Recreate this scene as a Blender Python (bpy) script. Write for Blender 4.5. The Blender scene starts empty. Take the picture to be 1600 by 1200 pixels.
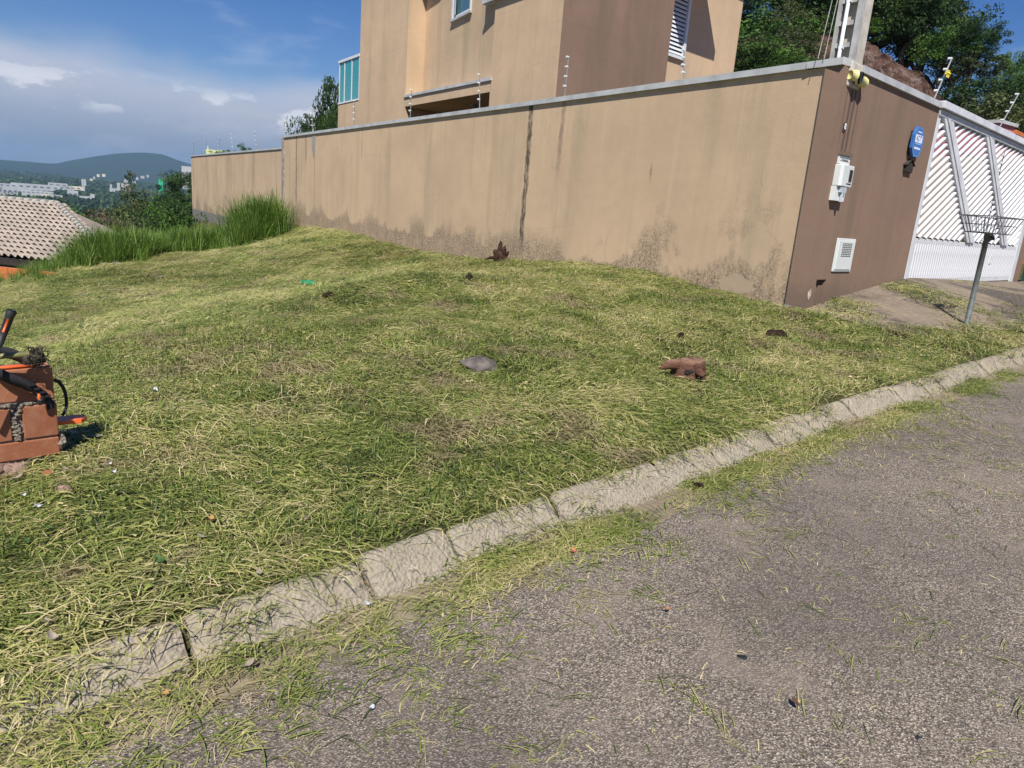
import bpy, math, random
import numpy as np
from mathutils import Vector, Matrix, noise

random.seed(7); rng = np.random.default_rng(7)
SC = bpy.context.scene
COL = SC.collection
rad = math.radians

# ------------------------------------------------------------------ camera
F = 1110.0; CX, CY = 800.0, 600.0; EYE = 1.6
_up = np.array([-(440.0-CX), -(5050.0-CY), -F]); _up /= np.linalg.norm(_up)
_fw = np.array([0, 0, 1.0]) - _up[2]*_up; _fw /= np.linalg.norm(_fw)
_rt = np.cross(_fw, _up)
if _rt[0] < 0: _rt = -_rt
RM = np.array([_rt, _fw, _up])
cd = bpy.data.cameras.new('camera'); cam = bpy.data.objects.new('camera', cd); COL.objects.link(cam)
cd.sensor_width = 36; cd.lens = F/1600*36; cd.clip_start = .05; cd.clip_end = 40000
m = Matrix.Identity(4)
for i in range(3):
    m[i][0] = RM[i, 0]; m[i][1] = -RM[i, 1]; m[i][2] = -RM[i, 2]
m[2][3] = EYE
cam.matrix_world = m
SC.camera = cam

# ------------------------------------------------------------------ light
SUN_AZ, SUN_EL = 183.0, 50.0       # azimuth clockwise from +Y
W = bpy.data.worlds.new('World'); SC.world = W; W.use_nodes = True
nt = W.node_tree; N = nt.nodes; L = nt.links
for n in list(N): N.remove(n)
def wn(t, **k):
    n = N.new(t)
    for a, b in k.items(): setattr(n, a, b)
    return n
sky = wn('ShaderNodeTexSky', sky_type='NISHITA', sun_disc=False)
sky.sun_elevation = rad(SUN_EL); sky.sun_rotation = rad(SUN_AZ); sky.altitude = 700; sky.air_density = 1.0; sky.dust_density = .3; sky.ozone_density = 1.6
tc = wn('ShaderNodeTexCoord'); sep = wn('ShaderNodeSeparateXYZ'); L.new(tc.outputs['Generated'], sep.inputs[0])
def wmath(op, a, b=None, c=None):
    n = wn('ShaderNodeMath', operation=op)
    for i, v in enumerate((a, b, c)):
        if v is None: continue
        if isinstance(v, (int, float)): n.inputs[i].default_value = v
        else: L.new(v, n.inputs[i])
    return n.outputs[0]
def wnoise(scale, zs, detail=6, rough=.55, off=(0,0,0)):
    mp = wn('ShaderNodeMapping'); mp.inputs['Scale'].default_value = (1, 1, zs); mp.inputs['Location'].default_value = off
    L.new(tc.outputs['Generated'], mp.inputs['Vector'])
    n = wn('ShaderNodeTexNoise'); n.inputs['Scale'].default_value = scale; n.inputs['Detail'].default_value = detail; n.inputs['Roughness'].default_value = rough
    L.new(mp.outputs[0], n.inputs['Vector']); return n.outputs['Fac']
def wramp(v, a, b):
    n = wn('ShaderNodeMapRange', interpolation_type='SMOOTHSTEP'); n.inputs[1].default_value = a; n.inputs[2].default_value = b
    L.new(v, n.inputs[0]); return n.outputs[0]
def wmix(f, a, b):
    n = wn('ShaderNodeMix', data_type='RGBA')
    if isinstance(f, (int, float)): n.inputs[0].default_value = f
    else: L.new(f, n.inputs[0])
    for i, v in ((6, a), (7, b)):
        if isinstance(v, tuple): n.inputs[i].default_value = (*v, 1)
        else: L.new(v, n.inputs[i])
    return n.outputs[2]
elev = sep.outputs['Z']
warp = wmath('MULTIPLY', wmath('SUBTRACT', wnoise(2.2, 2.0), .5), .16)
e2 = wmath('ADD', elev, warp)
bank = wmath('SUBTRACT', 1.0, wramp(e2, .10, .155))                    # low hazy cloud bank all round the horizon
wisp = wmath('MULTIPLY', wramp(wnoise(5.0, 3.2, 8, .6, (3, 1, 0)), .56, .74), wmath('SUBTRACT', 1.0, wramp(elev, .25, .6)))
K = 1/.1
cl_col = wmix(wramp(elev, .0, .13), (.34*K*.62, .41*K*.62, .54*K*.62), (.70*K*.80, .72*K*.80, .84*K*.80))
soft = wramp(wnoise(9, 3.0, 7, .6, (1, 5, 2)), .45, .72)
cl_col = wmix(wmath('MULTIPLY', soft, .55), cl_col, (6.0, 5.9, 6.4))
puff_n = wnoise(13, 2.6, 8, .62, (7.3, 2.0, 4.6))
band = wmath('MULTIPLY', wramp(elev, .06, .085), wmath('SUBTRACT', 1.0, wramp(elev, .095, .125)))
puff = wmath('MULTIPLY', wramp(puff_n, .50, .58), band)
cl_col = wmix(wmath('MULTIPLY', puff, .85), cl_col, (8.6, 8.5, 8.8))
skyt = wmix(1.0, sky.outputs[0], sky.outputs[0])
hs = wn('ShaderNodeHueSaturation'); hs.inputs['Hue'].default_value = .518; hs.inputs['Saturation'].default_value = 1.46; hs.inputs['Value'].default_value = .80; L.new(sky.outputs[0], hs.inputs['Color'])
c1 = wmix(wmath('MULTIPLY', wisp, .22), hs.outputs[0], (6.6, 7.2, 8.6))
c2 = wmix(wmath('MULTIPLY', bank, .93), c1, cl_col)
bg = wn('ShaderNodeBackground'); bg.inputs['Strength'].default_value = .070; L.new(c2, bg.inputs[0])
wo = wn('ShaderNodeOutputWorld'); L.new(bg.outputs[0], wo.inputs[0])

sd = bpy.data.lights.new('sun', 'SUN'); sd.energy = 4.8; sd.angle = rad(.6); sd.color = (1, .95, .87)
sun = bpy.data.objects.new('sun', sd); COL.objects.link(sun)
_a, _e = rad(SUN_AZ), rad(SUN_EL)
SUNV = Vector((math.sin(_a)*math.cos(_e), math.cos(_a)*math.cos(_e), math.sin(_e)))
sun.rotation_euler = SUNV.to_track_quat('Z', 'Y').to_euler()
SC.view_settings.view_transform = 'Standard'; SC.view_settings.look = 'None'
SC.view_settings.exposure = 0.66; SC.view_settings.gamma = 1; SC.view_settings.use_curve_mapping = False

# ------------------------------------------------------------------ frames and geometry helpers
EYEV = np.array([0, 0, EYE])
def ray(u, v):
    d = RM @ np.array([u-CX, v-CY, F]); return d/np.linalg.norm(d)
def at_z(u, v, z):
    d = ray(u, v); return EYEV + d*(z-EYE)/d[2]
def at_d(u, v, r):
    d = ray(u, v); return EYEV + d*r/math.hypot(d[0], d[1])
def azel(u, v):
    d = ray(u, v); return math.degrees(math.atan2(d[0], d[1])), math.degrees(math.asin(d[2]))
def proj(P):
    c = (np.asarray(P)-EYEV) @ RM
    return CX+F*c[..., 0]/c[..., 2], CY+F*c[..., 1]/c[..., 2], c[..., 2]
C = np.array([3.523, 8.961])
A1, A2 = rad(-33.4), rad(46.5)
D1 = np.array([math.sin(A1), math.cos(A1)]); D2 = np.array([math.sin(A2), math.cos(A2)])
N1 = np.array([-D1[1], D1[0]]); N2 = np.array([D2[1], -D2[0]])
ROT1 = math.atan2(D1[1], D1[0]); ROT2 = math.atan2(D2[1], D2[0])
def S2W(s, y): return C + D1*s + N1*y          # side frame: +y towards the lot
def T2W(a, y): return C + D2*a - N2*y          # front frame: +y away from the street
def W2T(x, y):
    dx, dy = np.asarray(x)-C[0], np.asarray(y)-C[1]
    return dx*D2[0]+dy*D2[1], dx*N2[0]+dy*N2[1]     # along, out towards the street
def roadz(x, y):
    s = D2[0]*np.asarray(x)+D2[1]*np.asarray(y)
    return .04*np.where(s < 14, s, 14+(s-14)*.5)
def onroad(u, v, dz):
    z = 0
    for i in range(25):
        p = at_z(u, v, z+dz); z = float(roadz(p[0], p[1]))
    return p
_kp = [onroad(u, v, .12) for u, v in [(0,1052),(130,1005),(200,975),(480,890),(600,855),(740,810),(870,765),(950,745),(1060,710),(1120,690),(1200,662),(1300,630),(1380,600),(1450,583),(1530,562),(1600,540)]]
_ka = [W2T(p[0], p[1]) for p in _kp]
_kf = np.polyfit([a for a, o in _ka], [o for a, o in _ka], 2)
def KO(a):
    a = np.clip(a, -14, 4); return np.polyval(_kf, a)

# terrain control points
ctl = []
def wallpt(s, z): p = S2W(s, 0); ctl.append((p[0], p[1], z))
for s, z in [(0,.64),(1.36,.67),(2.97,.75),(5.45,.62),(8.66,.38),(11,.33),(13.5,.38),(16.5,.42),(19.26,.36),(21.8,.25),(23.9,-.05),(30,-.5),(36.6,-.66),(46,-.75)]: wallpt(s, z)
for a, z in [(.11,.62),(.9,.72),(3.36,.97),(6,.93),(9.8,.86),(14,.85)]:
    p = T2W(a, 0); ctl.append((p[0], p[1], z)); p = T2W(a+2.5, 8); ctl.append((p[0], p[1], z+.1))
for a in np.arange(-18, 16, 1.4):
    o = KO(a); p = T2W(a, -o); ctl.append((p[0], p[1], float(roadz(*p))+.115))
for u, v, d in [(0,447,22),(80,425,23.5),(170,412,25),(230,402,26.5),(300,400,27),(370,398,27),(200,500,12),(0,600,9),(0,520,14),(100,560,8),(400,440,18),(620,440,11.5),(620,452,9.8)]:
    p = at_d(u, v, d); ctl.append(tuple(p))
ctl.append((-2.39, 3.57, .09))
for u, v, d, z in [(0,420,34,-4.2),(150,400,35,-4.2),(290,390,36,-3.6),(430,340,60,-5),(0,400,60,-7),(200,400,60,-7)]:
    p = at_d(u, v, d); ctl.append((p[0], p[1], z))
for a, i, z in [(-14,3,-.5),(-14,8,-1),(-18,14,-1.8),(-20,22,-3),(-20,3,-.6),(14,20,1.2)]:
    p = T2W(a, i); ctl.append((p[0], p[1], z))
ctl = np.array(ctl)
def _phi(r2): return np.sqrt(r2+.6)
_K = _phi(((ctl[:, None, :2]-ctl[None, :, :2])**2).sum(-1)) - 1e-2*np.eye(len(ctl))
_P = np.c_[np.ones(len(ctl)), ctl[:, :2]]
_M = np.block([[_K, _P], [_P.T, np.zeros((3, 3))]])
_w = np.linalg.solve(_M, np.r_[ctl[:, 2], 0, 0, 0])
def vn(x, y, sc, seed=0.):       # vectorised smooth value noise
    x = np.asarray(x, float)*sc+seed*17.3+100; y = np.asarray(y, float)*sc+seed*9.1+100
    xi, yi = np.floor(x).astype(np.int64), np.floor(y).astype(np.int64); fx, fy = x-xi, y-yi
    fx = fx*fx*(3-2*fx); fy = fy*fy*(3-2*fy)
    def h(i, j):
        n = (i*374761393+j*668265263) & 0x7fffffff; n = ((n ^ (n >> 13))*1274126177) & 0x7fffffff
        return ((n ^ (n >> 16)) & 0xffff)/65535.
    return (h(xi, yi)*(1-fx)+h(xi+1, yi)*fx)*(1-fy)+(h(xi, yi+1)*(1-fx)+h(xi+1, yi+1)*fx)*fy
def fbm(x, y, sc, seed=0., o=4):
    return sum(vn(x, y, sc*2**k, seed+k)/2**k for k in range(o))/sum(1/2**k for k in range(o))
MOUNDS = []
for u, v, z, h, sx in [(640,462,.35,.16,.7),(560,480,.3,.13,.45),(700,458,.45,.05,.5),(330,520,.0,.06,.9),(430,560,.1,.06,.7),(760,540,.3,.05,.6),(1000,500,.5,.05,.7),(300,640,.1,.05,.5)]:
    p = at_z(u, v, z); MOUNDS.append((p[0], p[1], h, sx))
def gz(x, y):
    x = np.asarray(x, float); y = np.asarray(y, float); sh = x.shape; x = x.ravel(); y = y.ravel()
    out = np.empty(len(x))
    for i in range(0, len(x), 20000):
        q = np.c_[x[i:i+20000], y[i:i+20000]]
        out[i:i+20000] = _phi(((q[:, None]-ctl[None, :, :2])**2).sum(-1)) @ _w[:len(ctl)] + _w[-3] + q @ _w[-2:]
    a, o = W2T(x, y); inn = KO(a)-o
    rough = np.clip(inn/1.2, 0, 1)*np.clip(np.where(o > -.5, 1-(a+.3)/.8, 1), 0, 1)
    out += rough*(.13*(fbm(x, y, .9, 3)-.5)+.05*(fbm(x, y, 3.5, 5)-.5))
    out += .0
    for mx, my, h, s in MOUNDS: out += h*np.exp(-((x-mx)**2+(y-my)**2)/(2*s*s))
    return out.reshape(sh)
def gz1(x, y): return float(gz(np.array([x]), np.array([y]))[0])

def link(o, parent=None):
    COL.objects.link(o)
    if parent is not None: o.parent = parent
    return o
def tag(o, label=None, cat=None, group=None, kind=None):
    if label: o['label'] = label
    if cat: o['category'] = cat
    if group: o['group'] = group
    if kind: o['kind'] = kind
    return o
def empty(name, x, y, z, rz=0, **k):
    o = bpy.data.objects.new(name, None); o.location = (x, y, z); o.rotation_euler = (0, 0, rz); o.empty_display_size = .1
    link(o); return tag(o, **k)
class MB:
    def __init__(s): s.v = []; s.f = []; s.c = []
    def add(s, vs, fs, c=None):
        n = len(s.v); s.v += [tuple(map(float, p)) for p in vs]; s.f += [tuple(i+n for i in f) for f in fs]; return s
    def box(s, a, b):
        (x0, y0, z0), (x1, y1, z1) = a, b
        return s.add([(x0,y0,z0),(x1,y0,z0),(x1,y1,z0),(x0,y1,z0),(x0,y0,z1),(x1,y0,z1),(x1,y1,z1),(x0,y1,z1)],
                     [(0,3,2,1),(4,5,6,7),(0,1,5,4),(1,2,6,5),(2,3,7,6),(3,0,4,7)])
    def prism(s, pts, z0, z1):
        n = len(pts); ar = sum(pts[i][0]*pts[(i+1)%n][1]-pts[(i+1)%n][0]*pts[i][1] for i in range(n))
        if ar < 0: pts = pts[::-1]
        vs = [(p[0], p[1], z0) for p in pts]+[(p[0], p[1], z1) for p in pts]
        return s.add(vs, [tuple(range(n))[::-1], tuple(range(n, 2*n))]+[(i, (i+1)%n, n+(i+1)%n, n+i) for i in range(n)])
    def tube(s, path, r, n=8, caps=True):
        P = [Vector(p) for p in path]; R = r if hasattr(r, '__len__') else [r]*len(P)
        vs = []; ref = None
        for i, p in enumerate(P):
            t = (P[min(i+1, len(P)-1)]-P[max(i-1, 0)]).normalized()
            if ref is None: ref = Vector((0,0,1)) if abs(t.z) < .9 else Vector((1,0,0))
            u = t.cross(ref).normalized(); w = u.cross(t); ref = w
            for k in range(n):
                q = p+(u*math.cos(2*math.pi*k/n)+w*math.sin(2*math.pi*k/n))*R[i]; vs.append(tuple(q))
        fs = [(i*n+k, (i*n+(k+1)%n), (i+1)*n+(k+1)%n, (i+1)*n+k) for i in range(len(P)-1) for k in range(n)]
        if caps: fs += [tuple(range(n)), tuple(range((len(P)-1)*n, len(P)*n))[::-1]]
        return s.add(vs, fs)
    def ball(s, c, r, jit=0, nu=10, nv=7, seed=0):
        rr = random.Random(seed); r = r if hasattr(r, '__len__') else (r, r, r)
        vs = [(c[0], c[1], c[2]+r[2]), (c[0], c[1], c[2]-r[2])]; fs = []
        for i in range(1, nv):
            th = math.pi*i/nv
            for k in range(nu):
                ph = 2*math.pi*k/nu; q = 1+rr.uniform(-jit, jit)
                vs.append((c[0]+r[0]*q*math.sin(th)*math.cos(ph), c[1]+r[1]*q*math.sin(th)*math.sin(ph), c[2]+r[2]*q*math.cos(th)))
        for k in range(nu):
            k2 = (k+1) % nu; fs.append((0, 2+k, 2+k2)); fs.append((1, 2+(nv-2)*nu+k2, 2+(nv-2)*nu+k))
            for i in range(nv-2): fs.append((2+i*nu+k, 2+(i+1)*nu+k, 2+(i+1)*nu+k2, 2+i*nu+k2))
        return s.add(vs, fs)
    def mesh(s, name, mat, smooth=False, attr=None):
        me = bpy.data.meshes.new(name); me.from_pydata(s.v, [], s.f); me.update()
        if mat: me.materials.append(mat)
        if smooth: me.polygons.foreach_set('use_smooth', [True]*len(me.polygons))
        return me
    def build(s, name, mat, parent=None, smooth=False, loc=None, rz=0):
        o = bpy.data.objects.new(name, s.mesh(name, mat, smooth)); link(o, parent)
        if loc is not None: o.location = loc
        if rz: o.rotation_euler = (0, 0, rz)
        return o
def bevel(o, w=.006, seg=2):
    b = o.modifiers.new('bevel', 'BEVEL'); b.width = w; b.segments = seg; b.limit_method = 'ANGLE'; b.angle_limit = rad(40); return o
def inst(name, me, parent=None, loc=(0,0,0), rot=(0,0,0), scale=(1,1,1)):
    o = bpy.data.objects.new(name, me); link(o, parent); o.location = loc; o.rotation_euler = rot; o.scale = scale; return o
def fastmesh(name, V, Fq, mat, smooth=False, col=None):
    """numpy vertices (n,3), faces (m,k); col = per-vertex float attribute 'c'"""
    me = bpy.data.meshes.new(name); V = np.asarray(V, np.float32); Fq = np.asarray(Fq, np.int32); k = Fq.shape[1]
    me.vertices.add(len(V)); me.vertices.foreach_set('co', V.ravel())
    me.loops.add(Fq.size); me.loops.foreach_set('vertex_index', Fq.ravel())
    me.polygons.add(len(Fq)); me.polygons.foreach_set('loop_start', np.arange(0, Fq.size, k, dtype=np.int32))
    if smooth: me.polygons.foreach_set('use_smooth', np.ones(len(Fq), bool))
    if col is not None:
        a = me.attributes.new('c', 'FLOAT', 'POINT'); a.data.foreach_set('value', np.asarray(col, np.float32))
    me.update(calc_edges=True); me.materials.append(mat); return me

# ------------------------------------------------------------------ materials
class NT:
    def __init__(s, name):
        s.m = bpy.data.materials.new(name); s.m.use_nodes = True; s.t = s.m.node_tree; s.t.nodes.clear()
        s.out = s.n('ShaderNodeOutputMaterial'); s.b = s.n('ShaderNodeBsdfPrincipled'); s.l(s.b.outputs[0], s.out.inputs[0])
        s.tc = s.n('ShaderNodeTexCoord'); s.co = s.tc.outputs['Object']
    def n(s, t, **k):
        x = s.t.nodes.new(t)
        for a, b in k.items(): setattr(x, a, b)
        return x
    def l(s, a, b): s.t.links.new(a, b)
    def setv(s, sock, v):
        if isinstance(v, bpy.types.NodeSocket): s.l(v, sock)
        elif isinstance(v, tuple) and len(v) == 3 and sock.type == 'RGBA': sock.default_value = (*v, 1)
        else: sock.default_value = v
    def mp(s, scale=(1,1,1), loc=(0,0,0), src=None):
        x = s.n('ShaderNodeMapping'); s.l(src or s.co, x.inputs[0]); x.inputs['Scale'].default_value = scale; x.inputs['Location'].default_value = loc; return x.outputs[0]
    def noise(s, sc, det=4, rough=.55, v=None, col=False, dist=0):
        x = s.n('ShaderNodeTexNoise'); s.l(v or s.co, x.inputs['Vector']); x.inputs['Scale'].default_value = sc; x.inputs['Detail'].default_value = det; x.inputs['Roughness'].default_value = rough; x.inputs['Distortion'].default_value = dist
        return x.outputs['Color' if col else 'Fac']
    def vor(s, sc, v=None, out='Distance', feat='F1'):
        x = s.n('ShaderNodeTexVoronoi', feature=feat); s.l(v or s.co, x.inputs['Vector']); x.inputs['Scale'].default_value = sc; return x.outputs[out]
    def rng(s, v, a, b, c=0., d=1.):
        x = s.n('ShaderNodeMapRange', interpolation_type='SMOOTHSTEP'); s.setv(x.inputs[0], v)
        for i, q in enumerate((a, b, c, d)): s.setv(x.inputs[i+1], q)
        return x.outputs[0]
    def math(s, op, a, b=0., clamp=False):
        x = s.n('ShaderNodeMath', operation=op, use_clamp=clamp); s.setv(x.inputs[0], a); s.setv(x.inputs[1], b); return x.outputs[0]
    def mix(s, f, a, b, mode='MIX'):
        x = s.n('ShaderNodeMix', data_type='RGBA', blend_type=mode); s.setv(x.inputs[0], f); s.setv(x.inputs[6], a); s.setv(x.inputs[7], b); return x.outputs[2]
    def ramp(s, v, stops):
        x = s.n('ShaderNodeValToRGB'); s.l(v, x.inputs[0]); e = x.color_ramp.elements
        while len(e) < len(stops): e.new(.5)
        for q, (p, c) in zip(e, stops): q.position = p; q.color = (*c, 1)
        return x.outputs[0]
    def sep(s, v=None):
        x = s.n('ShaderNodeSeparateXYZ'); s.l(v or s.co, x.inputs[0]); return x.outputs
    def attr(s, name, typ='GEOMETRY', out='Fac'):
        x = s.n('ShaderNodeAttribute', attribute_type=typ, attribute_name=name); return x.outputs[out]
    def rand(s): return s.n('ShaderNodeObjectInfo').outputs['Random']
    def pos(s): return s.n('ShaderNodeNewGeometry').outputs['Position']
    def fin(s, col, rough=.85, bump=None, bs=.3, bd=.01, spec=.3, metal=0.):
        s.setv(s.b.inputs['Base Color'], col); s.setv(s.b.inputs['Roughness'], rough); s.b.inputs['Specular IOR Level'].default_value = spec; s.b.inputs['Metallic'].default_value = metal
        if bump is not None:
            x = s.n('ShaderNodeBump'); x.inputs['Strength'].default_value = bs; x.inputs['Distance'].default_value = bd; s.l(bump, x.inputs['Height']); s.l(x.outputs[0], s.b.inputs['Normal'])
        return s.m
def simple(name, col, rough=.7, var=.12, sc=8, spec=.3, metal=0., bs=.15):
    t = NT(name); n = t.noise(sc, 5, .6)
    d = tuple(c*(1-var*1.6) for c in col); b = tuple(min(1, c*(1+var)) for c in col)
    return t.fin(t.mix(t.rng(n, .3, .7), d, b), rough, t.noise(sc*6, 3), bs, .004, spec, metal)

BEIGE = (.508, .374, .248); BROWN = (.222, .150, .110)
def wall_mat(name, base, kind):
    """kind 'side': object coords are (s, y, z) of the lot wall"""
    t = NT(name); x, y, z = t.sep()
    big = t.noise(.55, 5, .6); c = t.mix(t.rng(big, .3, .7), tuple(q*.90 for q in base), tuple(q*1.06 for q in base))
    mot = t.noise(2.3, 6, .65); c = t.mix(t.rng(mot, .42, .75, 0, .35), c, tuple(q*r for q, r in zip(base, (.82,.86,.86))))
    st = t.noise(1.0, 6, .68, t.mp((1.7, 1, .16)))              # vertical water streaks
    c = t.mix(t.rng(st, .48, .70, 0, .6), c, tuple(q*r for q, r in zip(base, (.70,.76,.76))))
    st2 = t.noise(1.0, 4, .6, t.mp((9, 1, .22), (3, 0, 0)))
    topm = t.rng(z, 1.6, 3.5)
    if kind != 'low': c = t.mix(t.math('MULTIPLY', t.rng(st2, .54, .70, 0, .22 if kind != 'low' else .12), topm), c, tuple(q*.66 for q in base))
    if kind != 'low': c = t.mix(t.rng(t.noise(1.0, 4, .6, t.mp((4.5, 1, .1), (8, 0, 2))), .58, .75, 0, .35), c, tuple(min(1, q*1.16) for q in base))
    if kind in ('side', 'low'):
        # mould creeping up from the ground
        fine = t.noise(26, 8, .82); patch = t.noise(.75, 4, .6, t.mp((1, 1, .7), (5, 0, 1.5)))
        gl = .68 if kind == 'side' else -.3
        h = t.math('SUBTRACT', z, gl)
        sm = t.rng(x, 3.2, 4.6, 1., .42) if kind == 'side' else 1.
        ph = t.math('MULTIPLY', t.rng(patch, .40, .62, .12, 1.65), sm); ph = t.math('MAXIMUM', ph, .06)
        fall = t.rng(t.math('DIVIDE', h, ph), .15, 1.0, 1., 0.)
        grain = t.rng(t.math('MULTIPLY', fine, 1.), .40, .58)
        mask = t.math('MULTIPLY', fall, grain)
        stroke = t.noise(1, 8, .8, t.mp((7, 1, 2.6), (1, 0, 4)))
        mask = t.math('MULTIPLY', mask, t.rng(stroke, .34, .56, .35, 1.))
        c = t.mix(t.math('MULTIPLY', mask, .92), c, (.10, .085, .068))
        c = t.mix(t.math('MULTIPLY', t.math('MULTIPLY', fall, t.rng(t.noise(5, 5, .7, t.mp((1,1,1),(9,9,9))), .55, .7)), .5), c, (.50, .40, .30))
    if kind == 'side':
        # black expansion joint and its runs
        def line(s0, s1, w, z0, z1, seed, dark, amt):
            wob = t.math('MULTIPLY', t.math('SUBTRACT', t.noise(3.5, 6, .7, t.mp((0, 0, 1), (seed, 0, 0))), .5), w*2.2)
            cen = t.math('ADD', t.math('MULTIPLY_ADD', z, (s0-s1)/3.), 0) if False else None
            d = t.math('ABSOLUTE', t.math('ADD', t.math('SUBTRACT', x, (s0+s1)/2), wob))
            mk = t.rng(d, w*.45, w*1.0, 1., 0.)
            mk = t.math('MULTIPLY', mk, t.rng(t.noise(11, 6, .75, t.mp((1, 1, .35), (seed, 0, 0))), .36, .58, .25, 1.))
            mk = t.math('MULTIPLY', mk, t.math('MULTIPLY', t.rng(z, z0-.15, z0+.25), t.rng(z, z1-.1, z1+.1, 1., 0.)))
            return t.math('MULTIPLY', mk, amt), dark
        for args in [(6.49, 6.49, .105, .75, 3.6, 1, (.055,.048,.042), .93), (22.1, 22.1, .10, 1.1, 3.6, 4, (.09,.07,.06), .8), (20.9, 20.9, .10, 2.5, 3.6, 6, (.12,.09,.07), .6), (5.45, 5.45, .08, 2.3, 3.6, 9, (.17,.12,.09), .6), (19.9, 19.9, .07, .8, 3.2, 12, (.2,.17,.14), .5), (15.4,15.4,.06,2.6,3.6,15,(.16,.12,.09),.4), (3.0, 3.0, .035, 2.2, 2.36, 22, (.13,.06,.03), .9)]:
            mk, dk = line(*args); c = t.mix(mk, c, dk)
        # repaired light patch
        dx = t.math('MULTIPLY', t.math('SUBTRACT', x, 1.05), 2.6); dz = t.math('MULTIPLY', t.math('SUBTRACT', z, .82), 6.0)
        rr = t.math('ADD', t.math('MULTIPLY', dx, dx), t.math('MULTIPLY', dz, dz))
        c = t.mix(t.rng(t.math('ADD', rr, t.noise(6, 3)), 1.0, 1.15, .9, 0.), c, (.40, .31, .22))
    if kind == 'low':
        c = t.mix(t.rng(t.math('ADD', z, t.math('MULTIPLY', t.math('SUBTRACT', t.noise(2.5, 5, .7), .5), .35)), -.12, -.08, 1., 0.), c, t.mix(t.noise(4, 6, .7), (.10,.10,.095), (.27,.25,.23)))
        c = t.mix(t.math('MULTIPLY', t.rng(t.noise(1.0, 6, .75, t.mp((.9, 1, .22), (4,0,0))), .50, .70, 0, .65), t.rng(z, .3, 3.1, .25, 1.)), c, (.20, .155, .12))
    if kind == 'front':
        for cx_, w_, za, zb, am, sd_ in [(.30,.05,2.45,3.3,.75,1),(.40,.045,2.5,3.35,.8,3),(.52,.03,2.3,3.4,.6,5),(.635,.035,-.5,3.6,.8,7),(.18,.03,2.75,3.3,.5,9)]:
            wob = t.math('MULTIPLY', t.math('SUBTRACT', t.noise(2.5, 4, .6, t.mp((0, 0, 1), (sd_, 0, 0))), .5), .05)
            mk = t.rng(t.math('ABSOLUTE', t.math('ADD', t.math('SUBTRACT', x, cx_), wob)), w_*.3, w_, 1., 0.)
            mk = t.math('MULTIPLY', mk, t.math('MULTIPLY', t.rng(z, za-.4, za+.2), t.rng(z, zb-.1, zb+.1, 1., 0.)))
            c = t.mix(t.math('MULTIPLY', mk, am), c, (.085, .055, .045))
        c = t.mix(t.rng(t.math('ADD', z, t.math('MULTIPLY', t.noise(2, 5, .7), .5)), .95, 1.35, .55, 0.), c, (.115, .085, .07))
    if kind == 'joint':
        hz = t.math('ABSOLUTE', t.math('SUBTRACT', t.math('FRACT', t.math('MULTIPLY', t.math('ADD', z, t.math('MULTIPLY', t.noise(.8, 3), .08)), 1.9)), .5))
        c = t.mix(t.math('MULTIPLY', t.rng(hz, .0, .035, 1., 0.), t.rng(t.noise(.9, 3), .45, .6, 0., .28)), c, tuple(q*.6 for q in base))
    if kind in ('side', 'joint', 'front'):
        ck = t.n('ShaderNodeTexVoronoi', feature='DISTANCE_TO_EDGE'); t.l(t.mp((1, 1, 1.4)), ck.inputs['Vector']); ck.inputs['Scale'].default_value = .55
        dv = t.n('ShaderNodeMix', data_type='VECTOR'); dv.inputs[0].default_value = .22; t.l(t.mp((1, 1, 1.4)), dv.inputs[4]); t.l(t.noise(2.2, 6, .7, None, True), dv.inputs[5]); t.l(dv.outputs[1], ck.inputs['Vector'])
        c = t.mix(t.math('MULTIPLY', t.rng(ck.outputs['Distance'], .0, .006, 1., 0.), t.rng(t.noise(.6, 3), .50, .60, 0., .30)), c, tuple(q*.5 for q in base))
    bump = t.math('ADD', t.noise(60, 4, .7), t.math('MULTIPLY', t.noise(2.5, 5, .6), 2.4))
    return t.fin(c, .92, bump, .28, .012, .15)
M = {}
M['side'] = wall_mat('beige_render_stained', BEIGE, 'side'); M['low'] = wall_mat('beige_render_low', tuple(q*r for q, r in zip(BEIGE, (1.0,1.0,1.0))), 'low')
M['house'] = wall_mat('beige_house_paint', tuple(q*1.0 for q in BEIGE), 'joint'); M['brown'] = wall_mat('brown_paint', BROWN, 'front'); M['brownh'] = wall_mat('brown_paint_house', BROWN, 'joint')
M['coping'] = simple('grey_metal_coping', (.42, .43, .43), .45, .12, 3, .5)
M['white'] = simple('white_paint', (.60, .615, .64), .4, .06, 5, .5, bs=.05)
M['whitedirty'] = simple('white_gate_paint', (.56, .57, .60), .5, .12, 4, .4, bs=.05)
M['plastic'] = simple('white_plastic', (.60, .63, .62), .35, .04, 3, .5, bs=.03)
M['black'] = simple('black_rubber', (.018, .018, .02), .55, .2, 20, .4)
M['strap'] = simple('dark_webbing', (.028, .028, .032), .8, .15, 60, .2)
M['dark'] = simple('dark_opening', (.03, .025, .022), .9, .2, 10)
M['orange'] = simple('orange_plastic', (.72, .13, .03), .4, .1, 10, .5)
M['concrete'] = simple('pole_concrete', (.46, .425, .37), .9, .14, 6, .2, bs=.4)
M['concgrey'] = simple('pole_concrete_shaded', (.36, .36, .35), .9, .16, 5, .2, bs=.4)  # pole concrete with the dimmer light of its left side put into the colour
M['steel'] = simple('weathered_steel', (.11, .125, .125), .65, .2, 12, .4, .2)
M['wire'] = simple('thin_steel_wire', (.16, .17, .18), .5, .2, 12, .5, .4)
M['alu'] = simple('aluminium_rod', (.42, .42, .42), .4, .1, 12, .5, .6)
M['cream'] = simple('cream_yellow_plastic', (.66, .62, .26), .45, .08, 8, .5)
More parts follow.
